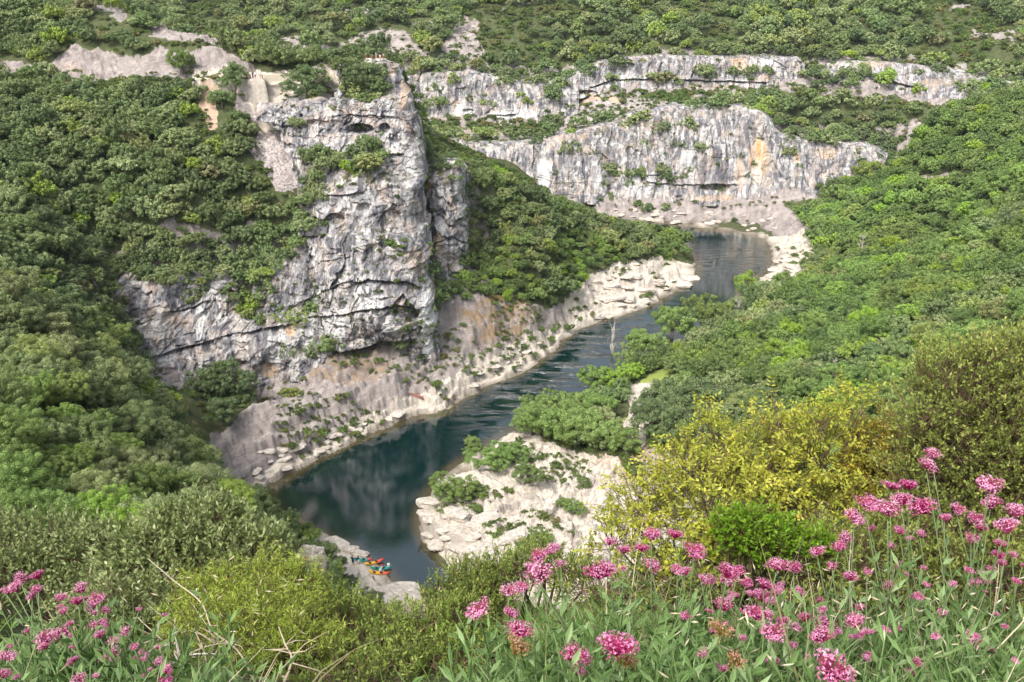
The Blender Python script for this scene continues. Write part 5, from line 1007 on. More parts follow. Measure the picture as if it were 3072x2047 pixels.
# ---- grass and dry stalks: nobody could count them
def blades(n, xr, yr, seed, hlo, hhi, lean):
    r = np.random.default_rng(seed); x = r.uniform(*xr, n); y = r.uniform(*yr, n); z = hgt(x, y); u, v = proj(np.stack([x, y, z+.3], 1)); parts = []
    b = np.stack([x, y, z-.02], 1); h = r.uniform(hlo, hhi, n); d = np.stack([r.normal(lean, .3, n), r.normal(-.05, .25, n), np.ones(n)], 1); w_ = .0035+.004*r.random(n)
    q = np.stack([r.normal(size=n), r.normal(size=n)*.3, 0*x], 1); q /= np.linalg.norm(q, axis=1, keepdims=True); prev = [b-q*w_[:, None], b+q*w_[:, None]]; Vs = [*prev]
    cur = np.stack([r.normal(lean, .45, n), r.normal(0, .3, n), -r.random(n)*.6], 1)
    for s in (.4, .75, 1.0):
        c = b+d*(h*s)[:, None]+cur*(h*s*s*.6)[:, None]; ww = w_*(1-s*.92); Vs += [c-q*ww[:, None], c+q*ww[:, None]]
    V = np.stack(Vs, 1).reshape(-1, 3); k = np.arange(n)[:, None]*8; F = np.concatenate([k+np.array([2*j, 2*j+1, 2*j+3, 2*j+2]) for j in range(3)], 1).reshape(-1, 4)
    return V, F, np.repeat(np.clip(r.normal(.5, .25, n), 0, 1), 8)
g1 = blades(24000, (.05, 3.6), (1.5, 5.4), 1, .18, .5, -.12); g2 = blades(4500, (-3.2, -1.35), (1.7, 3.4), 2, .18, .45, .1); g3 = blades(300, (-.6, .6), (1.8, 5), 3, .1, .3, 0)
V, F, T = stack([g1, g2, g3]); tag(obj('grass', mesh_np('grass', V, F, M['grass'], False, {'tint': T})), 'long green grass between the pink flowers', 'grass', None, 'stuff')
s1 = blades(420, (.3, 3.0), (1.8, 4.2), 4, .35, .85, .15); s2 = blades(120, (-2.6, -.9), (1.8, 3.2), 5, .3, .7, .1); r = np.random.default_rng(8); n = 900
x = np.r_[r.uniform(.4, 2.9, 650), r.uniform(-2.4, -.9, 250)]; y = r.uniform(2.0, 3.8, n); z = hgt(x, y)+r.uniform(.25, .75, n); v, f = leaf_np(np.stack([x, y, z], 1), np.stack([r.normal(.2, .6, n), r.normal(0, .4, n), r.normal(-.2, .6, n)], 1), .035, .006, r, .3)
V, F, T = stack([s1, s2, (v, f, np.repeat(r.uniform(.5, 1, n), 5))]); tag(obj('dry_grass', mesh_np('dry_grass', V, F, M['straw'], False, {'tint': T})), 'dry straw-coloured oat stalks among the flowers', 'grass', None, 'stuff')
# ---- bare twigs
def dead(label, path, r0, forks, seed):
    rr = random.Random(seed); P = [WP(*p) for p in path]; c0 = P[-1]; mb = MB(); Q = resample(P, 24); mb.tube([tuple(q-c0) for q in Q], [r0*(.3+.7*i/23) for i in range(24)], 6)
    for _ in range(forks):
        i = rr.randrange(4, 22); q = Q[i]; dr = np.array([rr.uniform(-1, 1), rr.uniform(-.4, .4), rr.uniform(-.3, .8)]); l = rr.uniform(.1, .3); a = q+dr*l*.5; b = a+(dr+np.array([rr.uniform(-.5, .5), 0, rr.uniform(-.5, .5)]))*l*.5
        mb.tube([tuple(q-c0), tuple(a-c0), tuple(b-c0)], [r0*.5, r0*.35, r0*.12], 5)
    o = mb.build('dead_branch', M['ptwig' if seed % 2 else 'dead']); o.location = c0; tag(o, label, 'branch', 'bare branches in the lower left thicket')
dead('long pale bare twig arching over the juniper', [(340, 1284, 3.7), (400, 1335, 3.6), (462, 1385, 3.5), (490, 1450, 3.4), (550, 1500, 3.3), (600, 1600, 3.2)], .006, 1, 1)
dead('grey dead branch with a forked top in the tangle', [(402, 1440, 3.4), (410, 1500, 3.3), (425, 1545, 3.2), (440, 1600, 3.1)], .011, 8, 2)
dead('thin reddish twig rising from the left of the tangle', [(315, 1418, 3.5), (360, 1460, 3.4), (405, 1500, 3.3), (470, 1570, 3.2), (480, 1610, 3.2)], .006, 7, 3)
dead('bare branch forking below the middle of the juniper', [(450, 1455, 3.4), (470, 1500, 3.3), (480, 1560, 3.2), (500, 1610, 3.2)], .008, 9, 5)
dead('pale twisted branch lying to the right of the tangle', [(640, 1440, 3.5), (655, 1480, 3.4), (670, 1520, 3.3), (640, 1600, 3.2)], .008, 9, 7)
dead('fine looping twig low in the tangle', [(560, 1475, 3.4), (500, 1480, 3.3), (440, 1500, 3.3), (370, 1545, 3.3), (350, 1600, 3.2)], .006, 12, 9)
# ---------------------------------------------------------------- rocks, boats, people and other single things
bpy.context.view_layer.update()
def ground_at(u, v, ymin=0):
    a, dy, dz = ray(u, v); d = Vector((a, dy, dz)).normalized(); best = None; o0 = _eye+d*(ymin/ max(d.y, .1))
    for o in [terrain]+cliffs:
        ok, loc, n, i = o.ray_cast(o0, d)
        if ok and (best is None or (loc-o0).length < (best-o0).length): best = loc
    return best
def ground_under(x, y):
    ok, loc, n, i = terrain.ray_cast(Vector((x, y, 300)), Vector((0, 0, -1))); return loc.z if ok else float(hgt([x], [y])[0])
def make_rock_mat():
    N = NT('boulder_stone'); f = N.noise(N.coord((1.5, 1.5, 3)), 1, 6, .7); g = N.noise(N.coord((.6, .6, .6)), 1, 3)
    c = N.mix(N.ramp(f, [(.35, 0.0), (.62, 1.0)]), (.36, .31, .265), (.74, .67, .575)); c = N.mix(N.ramp(g, [(.5, 0.0), (.7, .6)]), c, (.58, .51, .45))
    N.l(c, N.b.inputs['Base Color']); N.bump(f, .8, .3); return N.m
M['rock'] = make_rock_mat()
def rock_mesh(seed):
    bm = bmesh.new(); bmesh.ops.create_cube(bm, size=1.6); bmesh.ops.subdivide_edges(bm, edges=bm.edges[:], cuts=9, use_grid_fill=True)
    P = np.array([v.co[:] for v in bm.verts]); r = np.random.default_rng(seed); n = P/np.linalg.norm(P, axis=1, keepdims=True); P = P*.55+n*.45
    for _ in range(9):           # planar breaks
        q = r.normal(size=3); q /= np.linalg.norm(q); d = .55+.3*r.random(); s = P@q; P -= np.outer(np.maximum(s-d, 0)*.85, q)
    P += n*(fbm(P[:, 0]*2, P[:, 1]*2, P[:, 2]*3, 4, seed)*.16)[:, None]; P[:, 0] += .12*np.round(vn(P[:, 2]*4, 0*n[:, 0], 0*n[:, 0], seed)*2)/2
    for v, c in zip(bm.verts, P): v.co = c
    me = bpy.data.meshes.new('boulder'); bm.to_mesh(me); bm.free(); me.polygons.foreach_set('use_smooth', [False]*len(me.polygons)); me.materials.append(M['rock']); return me
RK = [rock_mesh(40+i) for i in range(7)]
def boulder(u, v, wpx, label, flatn=.45, at=None, group='pale boulders and slabs along the river', k=None, el=1.0):
    p = ground_at(u, v) if at is None else Vector(at)
    if p is None: return
    d = (p-_eye).length; w_ = wpx*d/2038/1.7; q = random.Random(int(u*7+v)); o = obj('boulder', RK[q.randrange(7) if k is None else k], None, (p.x, p.y, max(p.z, -.1)+w_*flatn*.25), (q.uniform(-.12, .12), q.uniform(-.12, .12), q.uniform(-.6, .6)), (w_*el, w_*q.uniform(.7, 1.0), w_*flatn))
    tag(o, label, 'boulder', group); return o
zones = [('boulder on the tip of the wooded point', [(1340, 650), (1440, 605), (1590, 605), (1600, 640), (1480, 715), (1340, 750)], 34, (14, 40)),
 ('small boulder on the shore below the far cliff', [(1400, 478), (1560, 485), (1780, 500), (1780, 545), (1600, 520), (1420, 505)], 26, (8, 22)),
 ('pale boulder right of the far bend', [(1770, 560), (1830, 560), (1850, 610), (1830, 640), (1740, 680), (1720, 660), (1790, 610)], 24, (14, 36)),
 ('stone block on the right bank outcrop', [(975, 1170), (1040, 1140), (1130, 1170), (1240, 1260), (1200, 1330), (1070, 1310), (985, 1240)], 34, (26, 64)),
 ('slab at the foot of the spur', [(520, 1050), (700, 1020), (860, 960), (960, 930), (700, 1060), (600, 1115)], 26, (12, 34)),
 ('boulder under the orange mossy slope', [(1030, 900), (1180, 800), (1300, 760), (1200, 850), (1090, 890)], 14, (12, 30))]
rb_ = random.Random(99); bl = set()
for nm, poly, n, (a, b) in zones:
    us = [p[0] for p in poly]; vs = [p[1] for p in poly]; k = 0; t = 0
    while k < n and t < 900:
        t += 1; u, v = rb_.uniform(min(us), max(us)), rb_.uniform(min(vs), max(vs))
        if not bool(inpoly(np.array([u]), np.array([v]), poly)[0]): continue
        lb = '%s, %d%% across %d%% down' % (nm, round(u/23.53), round(v/15.68))
        if lb in bl: continue
        bl.add(lb); boulder(u, v, a+(b-a)*rb_.random()**2, lb, rb_.uniform(.22, .45), el=rb_.uniform(1, 1.5)); k += 1
for u, v, w_, f_, lb in ((768, 1252, 56, .18, 'long pale slab at the upper end of the kayak beach'), (798, 1264, 36, .3, 'rounded pale block above the two people on the beach'), (826, 1272, 30, .4, 'small pale block at the waterline above the kayaks'),
    (925, 1350, 46, .16, 'flat slab jutting into the water below the kayaks'), (915, 1362, 70, .16, 'broad cream slab downstream of the kayaks'), (945, 1382, 60, .18, 'cracked cream slab at the river bend'), (966, 1398, 46, .25, 'last pale slab before the river bends out of sight'), (885, 1372, 50, .15, 'low cream slab beside the dark bush by the kayaks')):
    boulder(u, v, w_, lb, f_, el=1.3)
p = WP(716, 1310, 97); boulder(716, 1310, 62, 'big grey rust-streaked rock standing in the trees left of the kayak beach', 1.5, at=p, group=None, k=2)
# ---- kayaks
def kayak_mat(name, stops):
    N = NT(name); sp = N.n('ShaderNodeSeparateXYZ'); N.l(N.n('ShaderNodeTexCoord').outputs['Object'], sp.inputs[0]); c = N.ramp(N.math('ADD', N.math('MULTIPLY', sp.outputs[0], .26), .5), stops); N.l(c, N.b.inputs['Base Color']); N.b.inputs['Roughness'].default_value = .38; N.b.inputs['Specular IOR Level'].default_value = .5; return N.m
M['k_yr'] = kayak_mat('yellow_red_plastic', [(0, (.85, .55, .03)), (.45, (.88, .45, .03)), (.68, (.80, .16, .05)), (1, (.75, .04, .05))])
M['k_teal'] = kayak_mat('teal_plastic', [(0, (.01, .30, .16)), (.6, (.02, .38, .28)), (1, (.03, .34, .36))]); M['k_tr'] = kayak_mat('teal_red_plastic', [(0, (.02, .33, .24)), (.75, (.03, .36, .30)), (.8, (.6, .04, .08)), (1, (.65, .05, .1))])
M['black'] = flat('black_foam', (.03, .03, .035), .7); M['white'] = flat('white_plastic', (.80, .82, .82), .4); M['red'] = flat('red_fabric', (.55, .04, .06), .8)
def kayak(c, d, label, mat, gear=0):
    e = bpy.data.objects.new('kayak', None); COL.objects.link(e); e.location = c; ang = math.atan2(d[1], d[0]); e.rotation_euler = (0, -.06, ang); tag(e, label, 'kayak', 'kayaks drawn up on the beach')
    n, m = 25, 14; V = []; F = []
    for i in range(n):
        t = -1+2*i/(n-1); x = 1.9*t; w_ = .40*max(.03, (1-abs(t)**2.6))**.75; zb = .22*abs(t)**3; ht = .26+.13*abs(t)**2
        well = .14*(sstep(.62, .5, abs(t)) if abs(t) < .62 else 0)*(1-.9*math.exp(-(t/.06)**2))
        for j in range(m):
            a = 2*math.pi*j/m; yy = w_*math.cos(a)*(1.0 if math.sin(a) < 0 else .96); s = math.sin(a); zz = zb+(ht*.45 if s > 0 else .15)*s+ht*.55; 
            if s > .5: zz = zb+ht-float(well)*1.0
            V.append((x, yy, zz))
    for i in range(n-1):
        for j in range(m): F.append((i*m+j, i*m+(j+1) % m, (i+1)*m+(j+1) % m, (i+1)*m+j))
    F += [tuple(range(m))[::-1], tuple(range((n-1)*m, n*m))]; MB().add(V, F).build('hull', mat, e)
    for x in (-.75, .45):
        s = MB(); s.box((x, 0, .24), (.38, .40, .06)); s.box((x-.2, 0, .38), (.06, .40, .26)); s.build('seat', M['black'], e, False)
    for x in (-1.86, 1.86): MB().tube([(x-.04, -.03, .44), (x, 0, .50), (x+.04, .03, .44)], .018, 6).build('carry_handle', M['black'], e)
    return e
def seg(a, b): A, B_ = np.array(PZ(*a, .35)), np.array(PZ(*b, .35)); return (A+B_)/2, B_-A
for a, b, lb, mt in (((812, 1289), (848, 1288), 'teal kayak with a red bow partly hidden by the two people', 'k_tr'), ((841, 1301), (878, 1286.5), 'yellow and red kayak, second from the top of the beach', 'k_yr'),
    ((853, 1312), (898, 1302.5), 'green-teal kayak loaded with white gear', 'k_teal'), ((846, 1321.5), (894, 1316.5), 'yellow kayak with a red bow nearest the viewer', 'k_yr')):
    c, d = seg(a, b); L_ = np.linalg.norm(d[:2]); q = d[:2]/L_*1.5; z1, z2 = [max(ground_under(c[0]+k*q[0], c[1]+k*q[1]), -.03)+.05 for k in (-1, 1)]; zc = max(ground_under(c[0], c[1]), 0)+.05
    kk = kayak((c[0], c[1], max((z1+z2)/2, zc)), d, lb, M[mt]); kk.rotation_euler[1] = math.atan2(z1-z2, 3.0)
def drum(c, r_, h_, mt, label, nm='barrel', lid=None):
    P = [(0, 0), (.92, 0), (1, .06), (1, .3), (.96, .33), (1, .36), (1, .66), (.96, .7), (1, .74), (.97, .94), (.8, 1), (0, 1)]; m = 14; V = []; F = []
    for a, z in P:
        for j in range(m): V.append((a*r_*math.cos(6.283*j/m), a*r_*math.sin(6.283*j/m), z*h_))
    for i in range(len(P)-1):
        for j in range(m): F.append((i*m+j, i*m+(j+1) % m, (i+1)*m+(j+1) % m, (i+1)*m+j))
    o = MB().add(V, F).build(nm, mt); o.location = c
    if lid: MB().tube([(0, 0, h_*.98), (0, 0, h_*1.08)], r_*1.04, 14).build('lid', lid, o)
    return o
c, d = seg((853, 1312), (898, 1302.5)); d = d/np.linalg.norm(d); zk = max(ground_under(c[0], c[1]), 0)+.28
tag(drum(tuple(c+d*.15+(0, 0, 0))[:2]+(zk,), .24, .5, M['white'], '', lid=M['red']), 'white barrel with a red lid amidships in the green-teal kayak', 'barrel', 'white barrels on the beach')
tag(drum(tuple(c+d*1.35)[:2]+(zk+.03,), .26, .45, M['white'], '', lid=M['white']), 'white barrel at the bow of the green-teal kayak', 'barrel', 'white barrels on the beach')
tag(drum(tuple(c-d*.1+np.array([.1, -.75, 0]))[:2]+(zk-.25,), .24, .5, M['white'], '', lid=M['white']), 'white barrel standing between the two lower kayaks', 'barrel', 'white barrels on the beach')
# ---- people
M['skin'] = flat('skin', (.50, .30, .21), .6); M['navy'] = flat('navy_cloth', (.012, .025, .13), .9); M['darkc'] = flat('dark_cloth', (.02, .02, .03), .9); M['whitec'] = flat('white_cloth', (.75, .75, .76), .9); M['hair'] = flat('brown_hair', (.05, .03, .02), .8); M['greyc'] = flat('grey_cloth', (.28, .30, .36), .9); M['denim'] = flat('denim', (.08, .12, .22), .9); M['beige'] = flat('beige_cloth', (.55, .47, .36), .9)
def skin_body(name, verts, edges, rads, mat, root=0):
    me = bpy.data.meshes.new(name); me.from_pydata(verts, edges, []); o = bpy.data.objects.new(name, me); COL.objects.link(o); o.modifiers.new('s', 'SKIN')
    for i, r_ in enumerate(rads): me.skin_vertices[0].data[i].radius = (r_, r_) if isinstance(r_, (int, float)) else r_
    me.skin_vertices[0].data[root].use_root = True; o.modifiers.new('u', 'SUBSURF').levels = 2; o.modifiers['u'].render_levels = 2
    dg = bpy.context.evaluated_depsgraph_get(); dg.update(); m2 = bpy.data.meshes.new_from_object(o.evaluated_get(dg)); bpy.data.objects.remove(o); m2.materials.clear(); m2.materials.append(mat); m2.polygons.foreach_set('use_smooth', [True]*len(m2.polygons)); m2.name = name; return m2
def make_body(arm):
    V = [(0, 0, .95), (0, 0, 1.12), (0, .01, 1.30), (0, .01, 1.44), (0, .01, 1.53), (0, 0, 1.60), (0, 0, 1.70), (0, 0, 1.77)]; Rr = [(.15, .11), (.13, .10), (.155, .105), (.10, .075), (.052, .052), (.072, .085), (.078, .092), (.045, .05)]; E = [(0, 1), (1, 2), (2, 3), (3, 4), (4, 5), (5, 6), (6, 7)]
    def chain(st, pts):
        k = st
        for p, r_ in pts: V.append(p); Rr.append(r_); E.append((k, len(V)-1)); k = len(V)-1
        return k
    for s in (-1, 1):
        chain(0, [((s*.10, 0, .86), (.088, .088)), ((s*.11, -.02, .50), (.055, .055)), ((s*.12, .02, .10), (.038, .038)), ((s*.12, -.02, .04), (.04, .035)), ((s*.13, -.14, .03), (.035, .025))])
        if arm == 'hips': a = [((s*.19, .01, 1.42), .05), ((s*.34, .06, 1.18), .038), ((s*.20, -.06, 1.02), .028), ((s*.17, -.10, .99), .03)]
        elif arm == 'rail': a = [((s*.19, .01, 1.42), .05), ((s*.24, -.06, 1.16), .038), ((s*.20, -.28, 1.08), .028), ((s*.19, -.34, 1.07), .03)]
        else: a = [((s*.19, .01, 1.42), .05), ((s*.25, .02, 1.14), .038), ((s*.26, -.06, .90), .028), ((s*.26, -.08, .83), .03)]
        h = chain(3, [(p, (r_, r_)) for p, r_ in a]); hp = V[h]
        for f in range(5):       # four fingers and a thumb
            o_ = (f-1.5)*.018 if f < 4 else s*-.035; L_ = (.05, .06, .065, .05, .035)[f]
            chain(h, [((hp[0]+o_*.5, hp[1]-.01-.008*f, hp[2]-.045), (.009, .009)), ((hp[0]+o_*.7, hp[1]-.03, hp[2]-.045-L_), (.007, .007))])
    return skin_body('person', V, E, Rr, M['skin'])
BODY = {a: make_body(a) for a in ('side', 'hips', 'rail')}
def person(loc, rz, label, arm, shirt, shorts, leg='short', hat=None, sc=1.0, group=None):
    o = obj('person', BODY[arm], None, loc, (0, 0, rz), sc); tag(o, label, 'person', group)
    s = MB()
    def ring(path):
        k = 14; V = []
        for (x, y, z, a, b) in path: V += [(x+a*math.cos(6.2832*j/k), y+b*math.sin(6.2832*j/k), z) for j in range(k)]
        s.add(V, [(i*k+j, i*k+(j+1) % k, (i+1)*k+(j+1) % k, (i+1)*k+j) for i in range(len(path)-1) for j in range(k)])
    ring([(0, 0, .90, .185, .14), (0, 0, 1.05, .165, .125), (0, 0, 1.2, .17, .13), (0, .01, 1.36, .205, .135), (0, .01, 1.46, .17, .11), (0, .01, 1.51, .075, .075)])
    for q in (-1, 1): s.tube([(q*.15, .01, 1.44), (q*.20, .01, 1.40), (q*.26, .03, 1.25)], [.065, .07, .06], 10)
    s.build('shirt', shirt, o); s = MB(); zl = .46 if leg == 'short' else .08
    ring([(0, 0, 1.02, .172, .13), (0, 0, .92, .195, .145), (0, 0, .84, .20, .145)])
    for q in (-1, 1): s.tube([(q*.095, 0, .88), (q*.105, -.01, .66), (q*.115, -.015 if leg == 'short' else .02, zl)], [.105, .10, .09 if leg == 'short' else .06], 12)
    s.build('shorts' if leg == 'short' else 'trousers', shorts, o)
    h = MB(); h.ball((0, .012, 1.735), (.088, .10, .075), 12, 8)
    if hat: h.tube([(0, -.01, 1.745), (0, -.01, 1.752)], .15, 14)
    h.build('hat' if hat else 'hair', hat or M['hair'], o)
    f = MB(); f.ball((0, -.098, 1.68), (.012, .02, .02), 6, 5); f.build('nose', M['skin'], o)
    for q in (-1, 1): e_ = MB(); e_.ball((q*.03, -.088, 1.705), (.011, .008, .008), 6, 5); e_.build('eye', M['black'], o)
    m_ = MB(); m_.box((0, -.088, 1.645), (.045, .012, .009)); m_.build('mouth', M['red'], o, False)
    for q in (-1, 1): e_ = MB(); e_.ball((q*.082, .005, 1.69), (.012, .02, .03), 6, 5); e_.build('ear', M['skin'], o)
    for q in (-1, 1): e_ = MB(); e_.ball((q*.125, -.07, .035), (.05, .13, .04), 8, 6); e_.build('shoe', M['darkc'], o)
    return o
def feet(u, v, Y=None):
    p = ground_at(u, v) if Y is None else Vector(PY(u, v, Y)); return p
def on(x, y): return (x, y, ground_under(x, y))
p = PZ(811.5, 1300, .6); person(on(p[0], p[1]), 2.7, 'person in navy top and shorts standing on the beach, seen from behind', 'hips', M['navy'], M['navy'], sc=1.08, group='people on the kayak beach')
p = PZ(824.5, 1297, .6); person(on(p[0], p[1]), 2.1, 'person in dark top and white shorts beside the teal kayak', 'hips', M['darkc'], M['whitec'], sc=1.05, group='people on the kayak beach')
M['rust'] = flat('rusty_metal', (.30, .10, .07), .7); M['wallstone'] = M['rock']
LY = 246.0
def lp(u, Y=LY, v=181): x = PY(u, v, Y)[0]; return x
ztop = PY(585, 181.5, LY)[2]
for u, lb, arm, a, b, lg, ht in ((575.2, 'person in white top and dark trousers at the lookout railing, leftmost of the four', 'rail', 'whitec', 'denim', 'long', None), (581.5, 'person dressed in black at the lookout railing', 'side', 'darkc', 'darkc', 'long', None),
    (587.2, 'person in white top and blue shorts at the lookout railing', 'rail', 'whitec', 'denim', 'short', None), (598.7, 'person in white top and white hat at the right end of the lookout railing', 'side', 'whitec', 'beige', 'short', 'whitec')):
    x = lp(u, LY+1); person((x, LY+1, ztop), 0.2*(u-585)/10, lb, arm, M[a], M[b], lg, M[ht] if ht else None, group='people at the road lookout')
# railing of the road lookout
x0, x1 = lp(562), lp(606)
e = bpy.data.objects.new('lookout_railing', None); COL.objects.link(e); e.location = ((x0+x1)/2, LY, ztop); tag(e, 'rusty railing between two posts in front of the four people', 'railing')
for u in (567, 603): q = MB(); q.box((lp(u)-e.location.x, 0, .55), (.22, .22, 1.1)); q.build('post', M['rust'], e, False)
for z in (.5, 1.0): q = MB(); q.tube([(lp(567)-e.location.x, 0, z), (lp(603)-e.location.x, 0, z)], .025, 5); q.build('rail', M['rust'], e)
for u in np.linspace(572, 598, 6): q = MB(); q.tube([(lp(u)-e.location.x, 0, 0), (lp(u)-e.location.x, 0, 1.0)], .02, 5); q.build('baluster', M['rust'], e)
# roadside parapet
N = NT('parapet_stone'); f = N.noise(N.coord((2, 2, 4)), 1, 5, .7); N.l(N.mix(f, (.50, .42, .30), (.80, .73, .58)), N.b.inputs['Base Color']); N.bump(f, .5, .1); M['parapet'] = N.m
mb = MB(); n = 40; V = []; F = []
for i in range(n+1):
    t = i/n; u = 604+(769-604)*t; Y = 249+2*math.sin(t*2.6); a = np.array(PY(u, 172.3-3.6*t, Y)); jz = .05*math.sin(i*1.7)
    V += [(a[0], Y-.25, a[2]-1.7), (a[0], Y-.22, a[2]+jz), (a[0], Y+.22, a[2]+jz), (a[0], Y+.25, a[2]-1.7)]
for i in range(n): F += [(4*i+j, 4*i+j+1, 4*i+5+j, 4*i+4+j) for j in range(3)]
F += [(0, 3, 2, 1), (4*n, 4*n+1, 4*n+2, 4*n+3)]
o = MB().add(V, F).build('parapet_wall', M['parapet'], None, False); tag(o, 'long low tan stone parapet along the cliff road', 'wall')
# the three visitors on the spur top and their railing
zt = PY(873, 137, 251)[2]
for u, lb, a, b, lg, ht, sc_ in ((864.8, 'person in grey top and beige shorts on the spur lookout', 'greyc', 'beige', 'short', 'whitec', 1), (873.9, 'person in black top and white trousers on the spur lookout', 'darkc', 'whitec', 'long', 'beige', 1.05), (881.7, 'person in beige top at the right end of the spur lookout', 'beige', 'rust', 'short', None, .85)):
    person((PY(u, 137, 253.0)[0], 253.0, zt), 0.3, lb, 'rail' if u < 870 else 'side', M[a], M[b], lg, M[ht] if ht else None, sc_, group='people on the spur lookout')
x0, x1 = PY(836, 137, 252)[0], PY(888, 137, 252)[0]
e = bpy.data.objects.new('spur_railing', None); COL.objects.link(e); e.location = ((x0+x1)/2, 251.6, zt); tag(e, 'brown railing along the top edge of the spur', 'railing'); hw = (x1-x0)/2
for i in range(7): q = MB(); q.tube([(-hw+2*hw*i/6, 0, 0), (-hw+2*hw*i/6, 0, 1.1)], .035, 5); q.build('post', M['rust'], e)
for z in (.35, .7, 1.08): q = MB(); q.tube([(-hw, 0, z), (hw, 0, z)], .025, 5); q.build('rail', M['rust'], e)
# driftwood
M['drift'] = flat('driftwood', (.30, .15, .12), .9, .1, .4)
for i, (a, b, lb) in enumerate((((938, 905), (972, 916), 'long reddish driftwood log on the left bank slabs'), ((944, 911), (974, 920), 'second reddish log lying just below the long one'), ((962, 906), (972, 922), 'short driftwood stub across the ends of the two logs'))):
    A = ground_at(*a); B_ = ground_at(*b); c = (A+B_)/2; mb = MB(); Q = [(A-c)*1.0+Vector((0, 0, .25)), (A-c)*.4+Vector((0, .1, .33)), (B_-c)*.4+Vector((0, -.05, .3)), (B_-c)+Vector((0, 0, .3))]
    mb.tube(Q, [.14, .18, .2, .16], 7); o = mb.build('driftwood_log', M['drift']); o.location = c; tag(o, lb, 'log', 'driftwood logs on the left bank')
# bare trees
def bare_tree(u, v, hpx, label, seed, spread=.16):
    p = ground_at(u, v); h = hpx*(p-_eye).length/2038/math.cos(R(22)); rr = random.Random(seed); e = bpy.data.objects.new('bare_tree', None); COL.objects.link(e); e.location = p; tag(e, label, 'tree', 'leafless trees')
    mb = MB(); mb.tube([(0, 0, -.6), (.02*h, 0, h*.3), (0, 0, h*.65), (.03*h, 0, h)], [.020*h, .015*h, .009*h, .002*h], 6); mb.build('trunk', M['dead'], e); mb = MB()
    for i in range(34):
        z = h*rr.uniform(.12, .85); a = rr.uniform(0, 6.28); l = h*rr.uniform(.12, .32)*(1-z/h*.4); d = (math.cos(a)*spread*l*2.2, math.sin(a)*spread*l*2.2, l)
        q = (0, 0, z); m1 = (d[0]*.6, d[1]*.6, z+d[2]*.45); t = (d[0], d[1], z+d[2]); mb.tube([q, m1, t], [.0065*h, .004*h, .0012*h], 4)
        mb.tube([m1, (m1[0]+d[1]*.5, m1[1]-d[0]*.5, m1[2]+l*.4)], [.003*h, .001*h], 4)
    mb.build('branches', M['dead'], e)
bare_tree(1405, 838, 98, 'tall slim white dead tree standing against the river', 1, .10)
bare_tree(1976, 600, 55, 'bare grey tree among green crowns right of the far bend', 2, .4); bare_tree(1695, 735, 50, 'grey leafless bush behind the riverside trees', 3, .5)
bare_tree(1912, 880, 55, 'pale bare trunk among the trees of the right bank', 4, .3); bare_tree(330, 1090, 50, 'forked bare tree on the near left slope', 5, .45); bare_tree(395, 1085, 60, 'pale forked dead tree beside the green oaks of the near left slope', 7, .4); bare_tree(2060, 830, 45, 'thin grey snag in the wood above the yellow-green shrub', 8, .35); bare_tree(820, 1325, 60, 'pale leaning sapling beside the people on the beach', 9, .5) if False else None; bare_tree(1600, 1040, 60, 'leafless grey sapling behind the yellow-green shrub', 6, .3)
# ---- trees that stand out one by one
def solo(u, v, wpx, sp, t, label, squash=1.0, name=None, Y=None, lift=0.0):
    p = ground_at(u, v) if Y is None else Vector(PY(u, v, Y))
    if p is None: return
    d = (p-_eye).length; rad = wpx*.5*d/2038/.82; nm = name or KIND[sp][0]; e = bpy.data.objects.new(nm, None); COL.objects.link(e); q = random.Random(int(u+v)); e.location = (p.x, p.y, p.z+lift*rad); e.scale = (rad, rad, rad*squash); e.rotation_euler = (0, 0, q.uniform(0, 6))
    c = obj('crown', CR[sp]['fine'][q.randrange(4)], e, (0, 0, .55)); b = obj('trunk', TRK[q.randrange(4)], e, (0, 0, .8)); c.color = b.color = (t, t, t, 1); tag(e, label, 'tree', KIND[sp][3] if not name else None)
solo(1478, 825, 85, 'green', .74, 'pale green poplar at the waterline, leftmost of the tall riverside group', 1.0, 'riverside_poplar'); solo(1545, 785, 90, 'green', .7, 'tall pale green poplar in the middle of the riverside group', 1.1, 'riverside_poplar'); solo(1615, 755, 85, 'green', .68, 'rightmost pale green poplar before the far water', 1.0, 'riverside_poplar')
solo(1440, 858, 55, 'green', .72, 'small pale poplar behind the white dead tree', 1.2, 'riverside_poplar'); solo(1713, 690, 46, 'green', .96, 'bright lime tree on the shore rocks right of the far water', 1.5, 'lime_green_tree')
solo(1995, 425, 60, 'green', .97, 'bright lime-green tree alone on the dark far slope', 1.0, 'lime_green_tree'); solo(1370, 905, 80, 'green', .6, 'fresh green tree on the bank left of the yellow-green meadow', 1.0)
for i, (u, v, w_, t) in enumerate(((1225, 1000, 90, .7), (1275, 1010, 110, .66), (1330, 1020, 110, .75), (1385, 1030, 100, .8), (1250, 960, 80, .62), (1310, 965, 90, .7), (1370, 970, 90, .6), (1430, 1040, 80, .55))):
    solo(u, v, w_, 'green', t, ('light green willow clump by the white rock, ' + ('front row, at the water edge', 'front row, second from the water', 'front row, third from the water', 'front row, above the sandy path', 'back row, nearest the water', 'back row, centre', 'back row, by the meadow', 'beside the dark oaks')[i]), .85, 'willow_clump')
for i, (u, v, w_) in enumerate(((1510, 1010, 110), (1580, 1020, 120), (1540, 960, 110), (1620, 960, 120), (1490, 960, 70))):
    solo(u, v, w_, 'oak', .08, 'dark rounded oak between the willows and the yellow-green shrub, %s' % ('left front', 'right front', 'middle back', 'right back', 'small left back')[i], .9)
